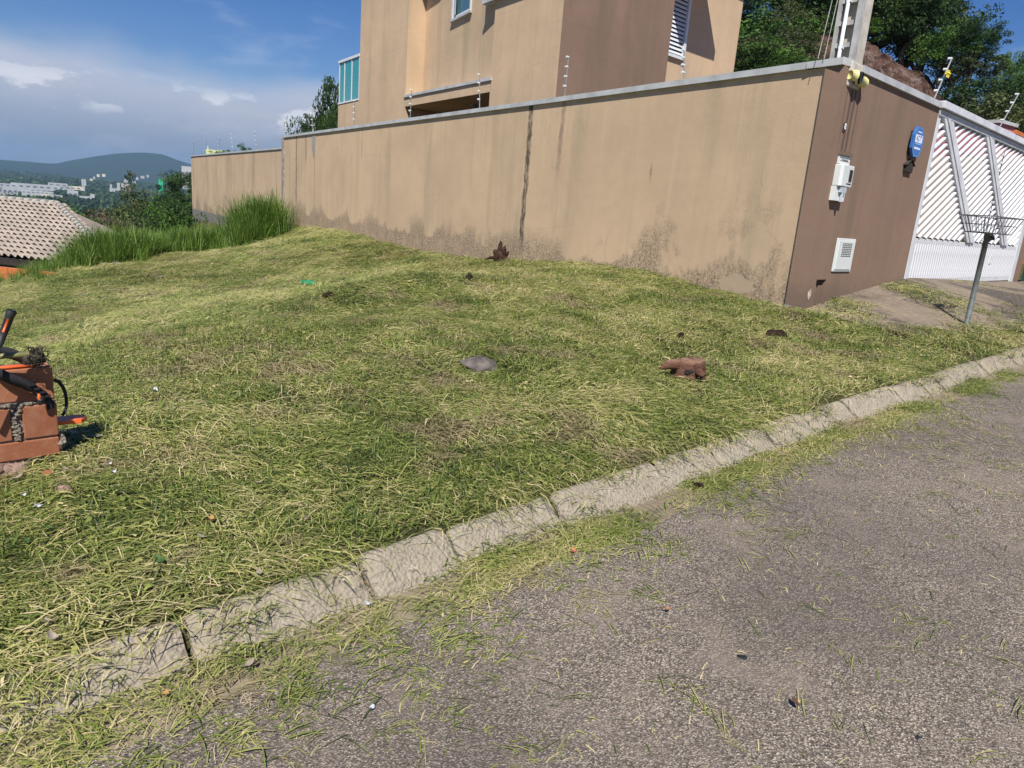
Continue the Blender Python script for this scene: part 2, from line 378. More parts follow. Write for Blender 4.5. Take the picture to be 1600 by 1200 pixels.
M['blue'] = simple('blue_sign_enamel', (.035, .14, .42), .3, .08, 4, .5, bs=.02)
M['signwhite'] = simple('sign_white', (.8, .82, .85), .4, .03, 4)
M['pink'] = simple('pink_paint', (.46, .15, .17), .85, .1, 2)
M['maroon'] = simple('orange_red_paint', (.50, .14, .05), .85, .12, 2)
M['greybox'] = simple('dark_green_box', (.02, .06, .05), .6, .1, 4)
def glass_mat(name, col, alpha):
    t = NT(name); t.b.inputs['Base Color'].default_value = (*col, 1); t.b.inputs['Roughness'].default_value = .06; t.b.inputs['Alpha'].default_value = alpha; t.b.inputs['Specular IOR Level'].default_value = .7; return t.m
M['teal'] = glass_mat('teal_glass', (.03, .30, .33), .80)
M['pane'] = glass_mat('window_pane', (.06, .14, .17), 1.0)
M['bottle'] = glass_mat('green_bottle_plastic', (.015, .25, .11), .8); M['bottle'].node_tree.nodes['Principled BSDF'].inputs['Roughness'].default_value = .2

t = NT('asphalt'); p = t.co
ag = t.vor(190, p, 'Color'); agg = t.sep(ag)[0]
c = t.ramp(agg, [(0, (.035,.031,.028)), (.35, (.09,.080,.071)), (.70, (.20,.178,.155)), (1, (.44,.40,.345))])
fn = t.noise(190, 3, .7); c = t.mix(t.rng(fn, .42, .62, 0, .6), c, (.05, .043, .038))
c = t.mix(t.rng(t.noise(55, 4, .75), .50, .70, 0, .5), c, (.24, .205, .17))
lg = t.noise(.9, 5, .6); c = t.mix(t.rng(lg, .35, .7, 0, .5), c, (.085, .077, .076))
c = t.mix(t.rng(t.noise(2.2, 6, .65, t.mp((1,1,1),(4,3,0))), .48, .72, 0, .5), c, (.19, .165, .145))
c = t.mix(t.rng(t.vor(1.3, t.mp((1,1,1),(2.2,.4,0))), .02, .045, .85, 0.), c, (.02, .02, .022))
c = t.mix(t.rng(t.noise(.45, 5, .65, t.mp((1,1,1),(8,1,0))), .48, .62, 0, .30), c, (.06,.052,.048)); c = t.mix(t.rng(t.noise(7, 5, .7, t.mp((1,1,1),(1,7,0))), .60, .72, 0, .45), c, (.19,.16,.125)); c = t.mix(1., c, (1.30,1.23,1.14), 'MULTIPLY')
M['asphalt'] = t.fin(c, .88, t.math('ADD', t.vor(190, p), t.math('MULTIPLY', fn, .6)), .75, .006, .25)
t = NT('kerb_concrete'); rn = t.rand()
c = t.mix(t.noise(3, 5, .6), (.25,.215,.162), (.375,.325,.25)); c = t.mix(t.math('MULTIPLY', rn, .35), c, (.30,.27,.22))
c = t.mix(t.rng(t.noise(45, 4, .75), .52, .66, 0, .6), c, (.14,.115,.088)); c = t.mix(t.rng(t.noise(10, 6, .75, t.mp((1,1,1),(6,1,2))), .52, .66, 0, .6), c, (.42,.37,.29)); c = t.mix(t.rng(t.vor(70), .0, .25, .35, 0.), c, (.13,.11,.09))
c = t.mix(t.rng(t.noise(5, 5, .7, t.mp((1,1,1),(3,3,3))), .55, .75, 0, .55), c, (.20,.165,.115))
M['kerb'] = t.fin(c, .93, t.math('ADD', t.noise(28, 6, .8), t.math('MULTIPLY', t.vor(60), .8)), .85, .014, .15)
t = NT('gutter_concrete'); c = t.mix(t.noise(2.2, 6, .65), (.15,.12,.08), (.30,.25,.185)); c = t.mix(t.rng(t.noise(38, 5, .7), .5, .7, 0, .5), c, (.13,.105,.075))
M['gutter'] = t.fin(c, .95, t.noise(30, 5, .7), .6, .01, .1)
t = NT('pavement_concrete'); p = t.pos()
c = t.mix(t.noise(1.3, 6, .65, p), (.11,.088,.068), (.26,.21,.155)); c = t.mix(t.rng(t.noise(.8, 5, .6, t.mp((1,1,1),(5,2,0),p)), .42, .56, 0, .85), c, (.06,.052,.047))
c = t.mix(t.rng(t.noise(22, 5, .7, p), .5, .7, 0, .4), c, (.42,.35,.26))
M['pave'] = t.fin(c, .93, t.noise(24, 5, .7, p), .5, .012, .15)
t = NT('soil_under_grass'); p = t.pos()
c = t.mix(t.rng(t.noise(3, 5, .6, p), .35, .65), (.03,.038,.012), (.085,.08,.032)); c = t.mix(t.rng(t.noise(30, 4, .7, p), .45, .65, 0, .8), c, (.19,.18,.075))
c = t.mix(t.rng(t.noise(110, 3, .7, p), .5, .65, 0, .6), c, (.03,.04,.012))
M['soil'] = t.fin(c, .95, t.noise(40, 5, .75, p), 1., .03, .1)
def grass_mat(name, stops, shift=.35, transl=.3, osc=.55, brown=0.):
    t = NT(name); cc = t.attr('c'); p = t.pos(); r = t.rand()
    big = t.noise(osc, 4, .6, p); mid = t.noise(2.4, 4, .6, p)
    v = t.math('ADD', cc, t.math('MULTIPLY', t.math('SUBTRACT', big, .5), shift*1.6)); v = t.math('ADD', v, t.math('MULTIPLY', t.math('SUBTRACT', mid, .5), shift*1.3)); v = t.math('ADD', v, t.math('MULTIPLY', t.math('SUBTRACT', r, .5), .16), clamp=True)
    c = t.ramp(v, stops)
    if brown: c = t.mix(t.rng(t.noise(1.5, 5, .65, t.mp((1,1,1),(7,3,0),p)), .53, .68, 0, brown), c, t.mix(cc, (.10,.075,.04), (.42,.33,.20)))
    m_ = t.fin(c, .55, spec=.35); tr = t.n('ShaderNodeBsdfTranslucent'); t.l(c, tr.inputs[0]); mx = t.n('ShaderNodeMixShader'); mx.inputs[0].default_value = transl
    t.l(t.b.outputs[0], mx.inputs[1]); t.l(tr.outputs[0], mx.inputs[2]); t.l(mx.outputs[0], t.out.inputs[0]); return m_
M['straw'] = grass_mat('cut_grass_blades', [(0, (.034,.05,.013)), (.22, (.08,.12,.022)), (.45, (.165,.21,.043)), (.66, (.29,.31,.082)), (.85, (.44,.40,.165)), (1, (.58,.49,.27))], shift=.55, brown=.75, transl=.2)
M['tall'] = grass_mat('tall_grass_blades', [(0, (.05,.11,.015)), (.4, (.12,.22,.032)), (.75, (.22,.33,.06)), (1, (.42,.46,.18))], .2, .4)
def leaf_mat(name, a, b, c_):
    t = NT(name); cc = t.attr('c'); r = t.rand(); v = t.math('ADD', cc, t.math('MULTIPLY', t.math('SUBTRACT', r, .5), .25), clamp=True)
    c = t.ramp(v, [(0, a), (.55, b), (1, c_)]); t.fin(c, .6, spec=.25); tr = t.n('ShaderNodeBsdfTranslucent'); t.l(c, tr.inputs[0]); mx = t.n('ShaderNodeMixShader'); mx.inputs[0].default_value = .22
    t.l(t.b.outputs[0], mx.inputs[1]); t.l(tr.outputs[0], mx.inputs[2]); t.l(mx.outputs[0], t.out.inputs[0]); return t.m
M['leaf_dark'] = leaf_mat('dark_green_leaves', (.012,.03,.010), (.035,.075,.018), (.09,.15,.03))
M['leaf_mid'] = leaf_mat('mid_green_leaves', (.022,.06,.012), (.065,.14,.022), (.15,.24,.04))
M['leaf_olive'] = leaf_mat('olive_leaves', (.03,.045,.016), (.075,.10,.035), (.17,.19,.07))
M['leaf_dry'] = leaf_mat('dry_reddish_twigs', (.06,.042,.035), (.13,.09,.07), (.22,.16,.12))
M['leaf_pale'] = leaf_mat('pale_green_leaves', (.05,.075,.03), (.12,.17,.06), (.26,.31,.14))
M['bark'] = simple('bark', (.13,.10,.075), .95, .25, 8, .1, bs=.6)
t = NT('stump_wood'); c = t.mix(t.noise(1, 6, .7, t.mp((9,9,40))), (.05,.022,.015), (.20,.10,.07)); c = t.mix(t.rng(t.noise(14, 5, .7), .5, .66, 0, .8), c, (.05,.025,.018))
c = t.mix(t.rng(t.sep()[2], .07, .1, 0, .6), c, (.30,.19,.13))
M['wood'] = t.fin(c, .9, t.noise(1, 6, .7, t.mp((18,18,60))), 1., .02, .15)
M['charred'] = simple('rotten_dark_wood', (.045,.026,.019), .95, .5, 14, .1, bs=1.)
M['clod'] = simple('dark_soil_clod', (.030,.021,.015), .98, .4, 22, .05, bs=1.)
M['stone'] = simple('grey_stone', (.12,.105,.095), .95, .3, 12, .15, bs=.8)
t = NT('hollow_brick'); r = t.rand(); c = t.mix(r, (.24,.085,.042), (.31,.125,.066)); c = t.mix(t.rng(t.noise(7, 5, .65), .4, .7, 0, .55), c, (.36,.19,.12)); c = t.mix(t.rng(t.noise(4, 6, .75, t.mp((1,1,1),(2,0,6))), .55, .72, 0, .5), c, (.25,.10,.055))
c = t.mix(t.rng(t.noise(60, 4, .7), .62, .72, 0, .5), c, (.55,.38,.28))
M['brick'] = t.fin(c, .88, t.math('ADD', t.noise(45, 4, .7), t.noise(6, 3)), .4, .006, .2)
t = NT('mortar'); c = t.mix(t.noise(30, 5, .75), (.20,.16,.12), (.42,.37,.31)); M['mortar'] = t.fin(c, .97, t.math('ADD', t.noise(55, 5, .8), t.vor(60)), 1., .02, .05)
t = NT('plaster_lump'); c = t.mix(t.noise(14, 6, .75), (.24,.14,.105), (.42,.31,.25)); M['plaster'] = t.fin(c, .97, t.noise(35, 5, .8), 1., .02, .05)
t = NT('roof_tile'); r = t.rand(); p = t.pos(); c = t.mix(r, (.27,.228,.195), (.37,.315,.27)); c = t.mix(t.rng(t.noise(1.2, 5, .7, p), .4, .7, 0, .4), c, (.24,.21,.19)); c = t.mix(t.rng(t.noise(9, 5, .7, p), .55, .7, 0, .6), c, (.17,.15,.13)); M['tile'] = t.fin(c, .9, t.noise(30, 4, .7, p), .3, .01, .15)
M['ridge'] = simple('weathered_ridge_tile', (.27,.26,.235), .92, .25, 5, .1, bs=.4)
t = NT('orange_brick_wall'); c = t.mix(t.noise(2, 5, .6), (.36,.10,.035), (.52,.17,.06)); c = t.mix(t.rng(t.noise(6, 5, .7), .55, .7, 0, .5), c, (.28,.12,.07)); M['obrick'] = t.fin(c, .9, t.noise(20, 4), .4, .01, .15)
t = NT('red_rock_cut'); p = t.pos(); v = t.mp((1.2, 1.2, .35), src=p)
c = t.mix(t.rng(t.noise(1.3, 9, .78, v), .38, .62), (.10,.055,.04), (.42,.24,.18)); c = t.mix(t.rng(t.noise(1.6, 9, .8, t.mp((1,1,.45),(4,4,4),p)), .52, .60, 0, .9), c, (.62,.46,.40)); c = t.mix(t.rng(t.noise(.5, 6, .7, t.mp((1,1,1),(9,1,3),p)), .56, .66), c, (.33,.13,.06)); c = t.mix(t.rng(t.noise(.35, 7, .7, t.mp((1,1,1),(2,8,3),p)), .54, .66, 0, .85), c, (.075,.09,.03))
M['rock'] = t.fin(c, .95, t.noise(1.5, 10, .82, p), 1., 1.6, .1)
t = NT('hill_scrub'); p = t.pos(); c = t.mix(t.noise(.7, 7, .7, p), (.02,.035,.01), (.08,.105,.028)); M['scrub'] = t.fin(c, .95, t.noise(1.5, 6, .75, p), 1., .5, .05)
t = NT('valley_woods_and_fields'); p = t.pos()
f1 = t.noise(.006, 9, .68, p); c = t.mix(t.rng(f1, .40, .60), (.018,.034,.014), (.075,.10,.035))
c = t.mix(t.rng(t.noise(.045, 6, .75, p), .45, .6, 0, .75), c, (.010,.022,.010)); c = t.mix(t.rng(t.noise(.0035, 7, .6, t.mp((1,1,1),(900,50,0),p)), .60, .68, 0, .7), c, (.21,.20,.11))
M['valley'] = t.fin(c, .97, t.noise(.06, 8, .75, p), 1., 6., .05)
t = NT('mountain_forest'); p = t.pos(); c = t.mix(t.noise(.003, 9, .65, p), (.008,.022,.012), (.028,.05,.022)); M['mount'] = t.fin(c, .97, t.noise(.006, 9, .7, p), 1., 40., .03)
M['bwhite'] = simple('distant_white_building', (.40,.41,.42), .8, .08, .05)
M['bcream'] = simple('distant_cream_building', (.60,.56,.42), .8, .08, .05)
M['bgrey'] = simple('distant_grey_building', (.36,.36,.36), .8, .12, .05)
M['bgreen'] = simple('distant_green_tower', (.02,.40,.20), .7, .05, .05)
M['bwin'] = simple('distant_windows', (.10,.12,.14), .5, .05, 1)
M['byellow'] = simple('pale_yellow_building', (.55,.60,.30), .8, .08, .1)
M['dryleaf'] = simple('dry_grey_leaf', (.27,.23,.18), .9, .2, 20, bs=.3)
M['orleaf'] = simple('orange_leaf', (.42,.24,.08), .8, .2, 20, bs=.3)
M['redleaf'] = simple('reddish_leaf', (.36,.13,.07), .8, .2, 20, bs=.3)
M['greenleaf'] = simple('green_leaf', (.05,.11,.025), .6, .2, 20, bs=.3)
M['paper'] = simple('white_scrap', (.40,.42,.45), .7, .08, 20, bs=.3)
M['sheath'] = simple('olive_tube', (.14,.13,.05), .45, .2, 14, .5)

# ------------------------------------------------------------------ setting: ground, road, kerb
def gridmesh(name, X, Y, Z, mat, kind='structure', smooth=True):
    r, c_ = X.shape; V = np.c_[X.ravel(), Y.ravel(), Z.ravel()]; i = np.arange(r*c_).reshape(r, c_)
    Q = np.c_[i[:-1, :-1].ravel(), i[:-1, 1:].ravel(), i[1:, 1:].ravel(), i[1:, :-1].ravel()]
    o = bpy.data.objects.new(name, fastmesh(name, V, Q, mat, smooth)); link(o)
    if kind: o['kind'] = kind
    return o
av = np.r_[np.arange(-40, -16, 1.5), np.arange(-16, 2, .13), np.arange(2, 16, .4), np.arange(16, 40, 2)]
wv = np.r_[-.09, 0, np.geomspace(.06, 1.0, 10), np.arange(1.1, 12, .13), np.arange(12, 32, .35), np.arange(32, 44, 1.5)]
AA, WW = np.meshgrid(av, wv); OO = KO(AA)-WW
GX = C[0]+D2[0]*AA+N2[0]*OO; GY = C[1]+D2[1]*AA+N2[1]*OO; GZ = gz(GX, GY)
GZ = np.where(WW < 0, roadz(GX, GY)+.03, GZ)
ground = gridmesh('ground', GX, GY, GZ, M['soil'])

ra = np.r_[np.arange(-60, -14, 3), np.arange(-14, 6, .12), np.arange(6, 60, 2)]
ro = np.r_[0, .1, .3, .7, 1.5, 3, 6, 9, 14, 20]
AA, OO = np.meshgrid(ra, ro)
edge = .335+.05*(fbm(AA, AA*0, 1.1, 2)-.5)*2+.03*(vn(AA, AA*0, 5., 4)-.5)+.10*np.clip((-4-AA)/5, 0, 1)
OO2 = KO(AA)+edge+OO
X = C[0]+D2[0]*AA+N2[0]*OO2; Y = C[1]+D2[1]*AA+N2[1]*OO2; Z = roadz(X, Y)+.008+.012*(fbm(X, Y, .7, 8)-.5)*np.clip(OO/.3, 0, 1)
road = gridmesh('road', X[::-1], Y[::-1], Z[::-1], M['asphalt'])
AA, OO = np.meshgrid(ra, np.array([.14, .22, .32, .45, .6]))
OO2 = KO(AA)+OO; X = C[0]+D2[0]*AA+N2[0]*OO2; Y = C[1]+D2[1]*AA+N2[1]*OO2
Z = roadz(X, Y)-.012+.02*(fbm(X, Y, 2.4, 3)-.5)-.02*(OO > .5)
gutter = gridmesh('gutter', X[::-1], Y[::-1], Z[::-1], M['gutter'])

kerb = bpy.data.objects.new('kerb', None); link(kerb); kerb['kind'] = 'structure'
prof = [(-.01,-.14),(-.01,.105),(.0,.118),(.025,.122),(.042,.118),(.055,.108),(.095,.068),(.135,.028),(.165,.002),(.175,-.05),(.175,-.14)]
a = -13.0; kr = random.Random(5)
while a < 12:
    ln = kr.choice([.30, .42, .5, .62, .8]) if a > -7.5 else kr.uniform(.55, .9)
    n = max(5, int(ln/.035)); mb = MB(); dz = kr.uniform(-.009, .009); do = kr.uniform(-.010, .010); tl = kr.uniform(-.018, .018)
    P = len(prof); base = T2W(a, -KO(a)); bz = float(roadz(*base))
    for i in range(n+1):
        aa = a+.003+(ln-.006)*i/n; o0 = KO(aa)+do
        for j, (po, pz) in enumerate(prof):
            e = 1 if 0 < i < n else .55
            jit = (noise.noise(Vector((aa*6, po*14, 3)))*.006+noise.noise(Vector((aa*23, po*40, 7)))*.005) if 0 < j < P-1 else 0
            q = T2W(aa, -(o0+po+tl*(i/n-.5)+jit))
            ero = .016 if i in (0, n) and 1 < j < 7 else 0
            mb.v.append((q[0]-base[0], q[1]-base[1], float(roadz(*q))-bz+pz+(dz if pz > -.1 else 0)+jit-ero))
    for i in range(n):
        for j in range(P-1):
            mb.f.append((i*P+j, i*P+j+1, (i+1)*P+j+1, (i+1)*P+j))
    mb.f += [tuple(range(P))[::-1], tuple(range(n*P, n*P+P))]
    _k = mb.build('kerb_stone', M['kerb'], kerb, True, (base[0], base[1], bz)); _np = len(_k.data.polygons)
    _k.data.polygons.foreach_set('use_smooth', [P-1 <= q < _np-2-(P-1) for q in range(_np)])
    a += ln+kr.choice([.012, .018, .03])

# pavement in front of the brown wall and the gate, driveway up to the gate
pa = np.arange(-.25, 16, .2); po = np.linspace(0, 1, 12)
AA, TT = np.meshgrid(pa, po)
inner = np.where(AA > 3.34, -7.0, -.0)
outer = np.minimum(KO(AA)-.10, np.where(AA < 5, 1.15+.10*AA+.12*(vn(AA, AA*0, 2., 5)-.5), 2.3))
pieces = []
def pave(a0, a1, i0, name):
    aa = np.arange(a0, a1+.01, .2); A_, T_ = np.meshgrid(aa, po if i0 < 1 else 1-np.r_[np.linspace(0, .27, 16), np.linspace(.30, 1, 14)][::-1])
    ou = np.minimum(KO(A_)-.10, 1.35+.28*np.clip(A_, 0, 9)+.10*(vn(A_, A_*0, 2., 5)-.5)); O_ = -i0+(ou+i0)*T_
    X = C[0]+D2[0]*A_+N2[0]*O_; Y = C[1]+D2[1]*A_+N2[1]*O_; Z = gz(X, Y)+(.022 if i0 < 1 else .026)
    return gridmesh(name, X[::-1], Y[::-1], Z[::-1], M['pave'])
pave(-.05, 3.36, -.0, 'pavement'); pave(3.26, 9.86, 7.5, 'driveway'); pave(9.82, 16, 0, 'pavement')

# ------------------------------------------------------------------ boundary wall along the lot
def stained_box(mb, x0, x1, y0, y1, z0, z1): mb.box((x0, y0, z0), (x1, y1, z1))
w1 = empty('boundary_wall', C[0], C[1], 0, ROT1, label='long beige stained rendered wall along the right side of the mown lot', cat='wall')
mb = MB(); mb.box((0, -.15, -.4), (23.93, 0, 3.49)); mb.build('wall', M['side'], w1)
mb = MB(); mb.box((-.03, -.19, 3.49), (23.98, .045, 3.57)); mb.build('coping', M['coping'], w1)
mb = MB()
for s0, s1 in [(0, 1.7)]: 
    n = 14
    for i in range(n):
        x = .05+i*.12; mb.ball((x, .03, .62+.012*math.sin(i*2.1)), (.09, .05, .045), .2, 7, 5, i)
mb.build('footing_ledge', simple('dark_footing', (.12,.115,.11), .95, .3, 10), w1, True)
pt = [(19.78,3.42),(20.05,3.44),(20.22,3.40),(20.2,3.1),(20.12,2.85),(20.02,2.72),(19.93,2.8),(19.85,3.1)]
mb = MB(); nn = len(pt); mb.add([(x, .012, z) for x, z in pt]+[(x, -.01, z) for x, z in pt], [tuple(range(nn))]+[(i, i+nn, (i+1)%nn+nn, (i+1)%nn) for i in range(nn)])
mb.build('cement_patch', simple('grey_cement_patch', (.30,.29,.27), .95, .15, 9), w1)
mb = MB(); mb.box((23.72, -.0, -.4), (23.95, .05, 3.49)); mb.build('end_pier', simple('grey_pier', (.27,.245,.225), .95, .25, 5), w1)
w2b = S2W(23.95, 0)
w2 = empty('boundary_wall', w2b[0], w2b[1], 0, ROT1, label='lower beige wall section with grey base, behind the tall green grass', cat='wall')
mb = MB(); mb.box((0, -.13, -2.5), (21.6, 0, 3.08)); mb.build('wall', M['low'], w2)
mb = MB(); mb.box((0.0, -.17, 3.08), (21.65, .04, 3.15)); mb.build('coping', M['coping'], w2)
mb = MB(); mb.box((21.47, -9, -4), (21.6, -.13, 3.08)); mb.build('return_wall', M['low'], w2)

# ------------------------------------------------------------------ brown street wall
w3 = empty('street_wall', C[0], C[1], 0, ROT2, label='brown painted street wall between the lot corner and the white gate', cat='wall')
mb = MB(); y0 = -.035
mb.box((0, y0, -.2), (.26, .2, 3.49)); mb.box((.54, y0, -.2), (.615, .2, 3.49)); mb.box((.26, y0, 1.01), (.54, .2, 3.49)); mb.box((.26, .05, -.2), (.54, .2, 1.01))
mb.build('corner_pier', M['brown'], w3)
mb = MB(); mb.box((.615, .015, -.2), (.655, .2, 3.49)); mb.box((.655, -.01, -.2), (3.335, .2, 3.49)); mb.build('wall', M['brown'], w3)
mb = MB(); mb.box((.46, -.05, 3.49), (3.30, .25, 3.57)); mb.box((.02, .30, 3.49), (.46, .45, 3.565)); mb.build('coping', M['coping'], w3)
mb = MB(); mb.box((.285, -.0, .3), (.36, .05, .93)); mb.box((.44, .0, .3), (.5, .05, .93)); mb.build('recess_frame', M['brown'], w3)
mb = MB(); mb.prism([(.06,-.037),(.17,-.037),(.17,-.03),(.06,-.03)], .80, .90); 
mb = MB(); mb.add([(.07,-.039,.86),(.15,-.039,.90),(.17,-.039,.82),(.12,-.039,.76),(.08,-.039,.79)], [(0,1,2,3,4)]); mb.build('chipped_patch', simple('bare_plaster', (.50,.42,.36), .95, .3, 20), w3)

def on_front(name, a, z, **k):
    p = T2W(a, 0); return empty(name, p[0], p[1], z, ROT2, **k)
def text(s, size, x, y, z, mat, parent, name='lettering', rx=math.pi/2, ex=.002):
    c = bpy.data.curves.new(name, 'FONT'); c.body = s; c.size = size; c.align_x = 'CENTER'; c.align_y = 'CENTER'; c.extrude = ex; c.materials.append(mat)
    o_ = bpy.data.objects.new(name, c); COL.objects.link(o_); bpy.context.view_layer.update()
    me = bpy.data.meshes.new_from_object(o_.evaluated_get(bpy.context.evaluated_depsgraph_get())); bpy.data.objects.remove(o_)
    if not me.materials: me.materials.append(mat)
    o = bpy.data.objects.new(name, me); link(o, parent); o.location = (x, y, z); o.rotation_euler = (rx, 0, 0); return o
# meter box on the pier
e = on_front('meter_box', .36, 2.125, label='white meter box with dark window on the brown corner pier', cat='meter box')
mb = MB(); w, h = .36, .40
pr = [(-.17,-.036),(.17,-.036),(.17,-.135),(-.13,-.14),(-.17,-.12)]
mb.prism(pr, .03, .285); bevel(mb.build('housing', M['plastic'], e), .01)
mb = MB(); mb.box((-.17, -.10, -.14), (.11, -.036, .03)); mb.build('lower_cover', M['plastic'], e)
mb = MB(); mb.box((-.10, -.13, -.04), (.06, -.10, .028)); mb.tube([(-.02,-.115,-.04),(-.02,-.115,-.15)], .022, 8); mb.build('cable_inlet', simple('grey_inlet', (.42,.46,.5), .5), e)
mb = MB(); mb.box((.045, -.146, .10), (.12, -.13, .235)); mb.build('window', M['dark'], e)
mb = MB(); mb.box((.0, -.142, .065), (.13, -.13, .075)); mb.build('maker_plate', M['dark'], e)
e = on_front('name_plate', .38, 2.475, label='small white plate with dark lettering above the meter box', cat='plate')
mb = MB(); mb.box((-.15, -.06, -.055), (.15, -.036, .04)); mb.build('plate', M['plastic'], e)
mb = MB(); mb.box((-.16, -.08, .045), (.16, -.036, .085)); mb.build('hood', M['brown'], e)
mb = MB()
for i_, (x_, w_, h_) in enumerate([(-.115,.02,.008),(-.085,.012,.03),(-.062,.016,.022),(-.038,.012,.03),(-.018,.016,.022),(.006,.012,.028),(.026,.02,.022),(.054,.012,.03),(.074,.016,.022),(.098,.02,.008)]): mb.box((x_, -.062, -.022), (x_+w_, -.0605, -.022+h_))
mb.build('lettering', M['dark'], e)['kind'] = 'stuff'
e = on_front('house_number', .25, 2.83, label='tiny dark and white house number high on the brown pier', cat='house number')
text('8', .17, .0, -.04, 0, M['dark'], e, 'numeral'); text('8', .10, .015, -.044, .015, M['signwhite'], e, 'highlight')
# hatch
e = on_front('meter_hatch', .96, 1.14, label='white vented hatch low on the brown wall beside the corner pier', cat='hatch')
mb = MB(); mb.box((-.28, -.03, -.03), (.28, -.0101, .40)); bevel(mb.build('frame', M['plastic'], e), .006)
mb = MB(); mb.box((-.235, -.04, .0), (.235, -.0301, .365)); mb.build('door', M['plastic'], e)
mb = MB()
for i in range(6):
    for j in range(8):
        x = -.13+i*.05; z = .165+j*.023; mb.box((x, -.0415, z), (x+.037, -.0401, z+.013))
mb.build('vent_slots', M['dark'], e)['kind'] = 'stuff'
# alarm sign
e = on_front('alarm_sign', 2.56, 2.93, label='blue eight sided alarm company sign with white ADT lettering', cat='sign')
oc = [(-.085,-.2),(.085,-.2),(.19,-.09),(.19,.09),(.085,.2),(-.085,.2),(-.19,.09),(-.19,-.09)]
mb = MB(); nn = 8; mb.add([(x,-.085,z) for x, z in oc]+[(x,-.05,z) for x, z in oc], [tuple(range(nn))[::-1], tuple(range(nn, 2*nn))]+[(i,(i+1)%nn,(i+1)%nn+nn,i+nn) for i in range(nn)])
mb.build('panel', M['blue'], e)
mb = MB(); ci = [(x*.93, z*.95) for x, z in oc]; ci2 = [(x*.86, z*.91) for x, z in oc]
mb.add([(x,-.0865,z) for x, z in ci]+[(x,-.0865,z) for x, z in ci2], [(i,(i+1)%nn,(i+1)%nn+nn,i+nn) for i in range(nn)]); mb.build('border_line', simple('pale_blue_line', (.16,.34,.62), .4), e)
mb = MB(); mb.box((-.03, -.05, -.05), (.03, .0, .05)); mb.box((-.13,-.05,-.16),(-.11,-.01,.14)); mb.build('bracket', M['dark'], e)
ol = [(-.13,-.005),(.13,-.005),(.13,.095),(-.13,.095)]
mb = MB(); mb.add([(x,-.0868,z) for x, z in ol], [(0,1,2,3)]); mb.build('white_panel', M['signwhite'], e)
text('ADT', .11, 0, -.089, .045, M['blue'], e, ex=.0005)
mb = MB()
for x0, x1, z in [(-.11,.11,-.03)]: mb.box((x0,-.0875,z), (x1,-.0868,z+.012))
mb.build('rule_lines', simple('pale_blue_text', (.35,.5,.75), .4), e)
mb = MB()
for x_, z_, w_, h_ in [(-.07,.125,.03,.016),(-.03,.125,.02,.016),(0,.125,.03,.016),(.04,.125,.03,.016),(-.11,-.098,.035,.028),(-.065,-.098,.03,.028),(-.025,-.098,.02,.028),(.01,-.098,.035,.028),(.055,-.098,.025,.028),(.09,-.098,.02,.028)]: mb.box((x_, -.0876, z_), (x_+w_, -.0868, z_+h_))
mb.build('small_print', M['signwhite'], e)['kind'] = 'stuff'
# letter box
e = on_front('letter_box', 2.54, 2.58, label='small dark house shaped niche under the blue alarm sign', cat='letter box')
mb = MB(); mb.add([(-.13,-.01,-.06),(.13,-.01,-.06),(.13,-.01,.05),(0,-.01,.10),(-.13,-.01,.05)]+[(-.13,-.05,-.06),(.13,-.05,-.06),(.13,-.05,.05),(0,-.05,.10),(-.13,-.05,.05)], [(5,6,7,8,9),(0,1,6,5)[::-1],(1,2,7,6)[::-1],(2,3,8,7)[::-1],(3,4,9,8)[::-1],(4,0,5,9)[::-1]]); mb.build('box', M['dark'], e)
mb = MB(); mb.add([(-.16,-.07,.03),(0,-.07,.12),(.16,-.07,.03),(-.16,-.01,.03),(0,-.01,.12),(.16,-.01,.03)], [(0,1,4,3),(1,2,5,4)]); mb.build('roof', simple('dark_sheet', (.05,.045,.045), .6), e)
# yellow fitting under the pole
e = on_front('conduit_fitting', .28, 3.37, label='pair of cream yellow round fittings under the concrete pole on the corner', cat='fitting')
mb = MB(); mb.tube([(-.18,-.06,.03),(-.10,-.09,.03)], [.05,.065], 12); mb.build('left_cap', M['cream'], e, True)
mb = MB(); mb.tube([(.02,-.09,.0),(.09,-.10,-.01),(.18,-.08,.0)], [.05,.065,.06], 12); mb.build('right_cap', M['cream'], e, True)
mb = MB(); mb.tube([(-.06,-.08,.02),(-.05,-.15,.01)], .065, 14); mb.build('round_opening', M['black'], e, True)
mb = MB(); mb.tube([(-.055,-.10,.015),(-.052,-.125,.013)], .072, 14); mb.build('rim', M['cream'], e, True)

# ------------------------------------------------------------------ utility pole
p = T2W(.27, .09)
e = empty('utility_pole', p[0], p[1], 3.40, ROT2, label='concrete utility pole rising from the wall corner, ribbed on its left face', cat='utility pole')
mb = MB(); mb.box((-.04, -.13, .0), (.15, .14, 6.5)); mb.build('shaft', M['concrete'], e)
mb = MB(); mb.box((-.15, -.13, .0), (-.04, -.09, 6.5)); mb.box((-.15, .11, .0), (-.04, .14, 6.5)); mb.build('flange', M['concgrey'], e)
rungm = MB().box((-.12, -.09, 0), (-.042, .11, .05)).mesh('rung', M['concgrey'])
for k in range(26): inst('rung', rungm, e, (0, 0, .08+k*.24))
mb = MB(); mb.tube([(-.145,.03,.0),(-.145,.03,6.5)], .022, 8); mb.build('conduit', simple('pale_conduit', (.55,.57,.6), .5), e, True)
clm = MB().box((-.16, .0, 0), (-.11, .05, .03)).mesh('clamp', M['white'])
for k in range(8): inst('clamp', clm, e, (0, 0, .3+k*.5))
mb = MB()
for k in range(2): mb.tube([(-.17-.0*k,.08+.03*k,3.),(-.19-.02*k,.10+.04*k,1.5),(-.30-.05*k,.13+.05*k,.17)], .0045, 5)
mb.build('cable', M['concgrey'], e)
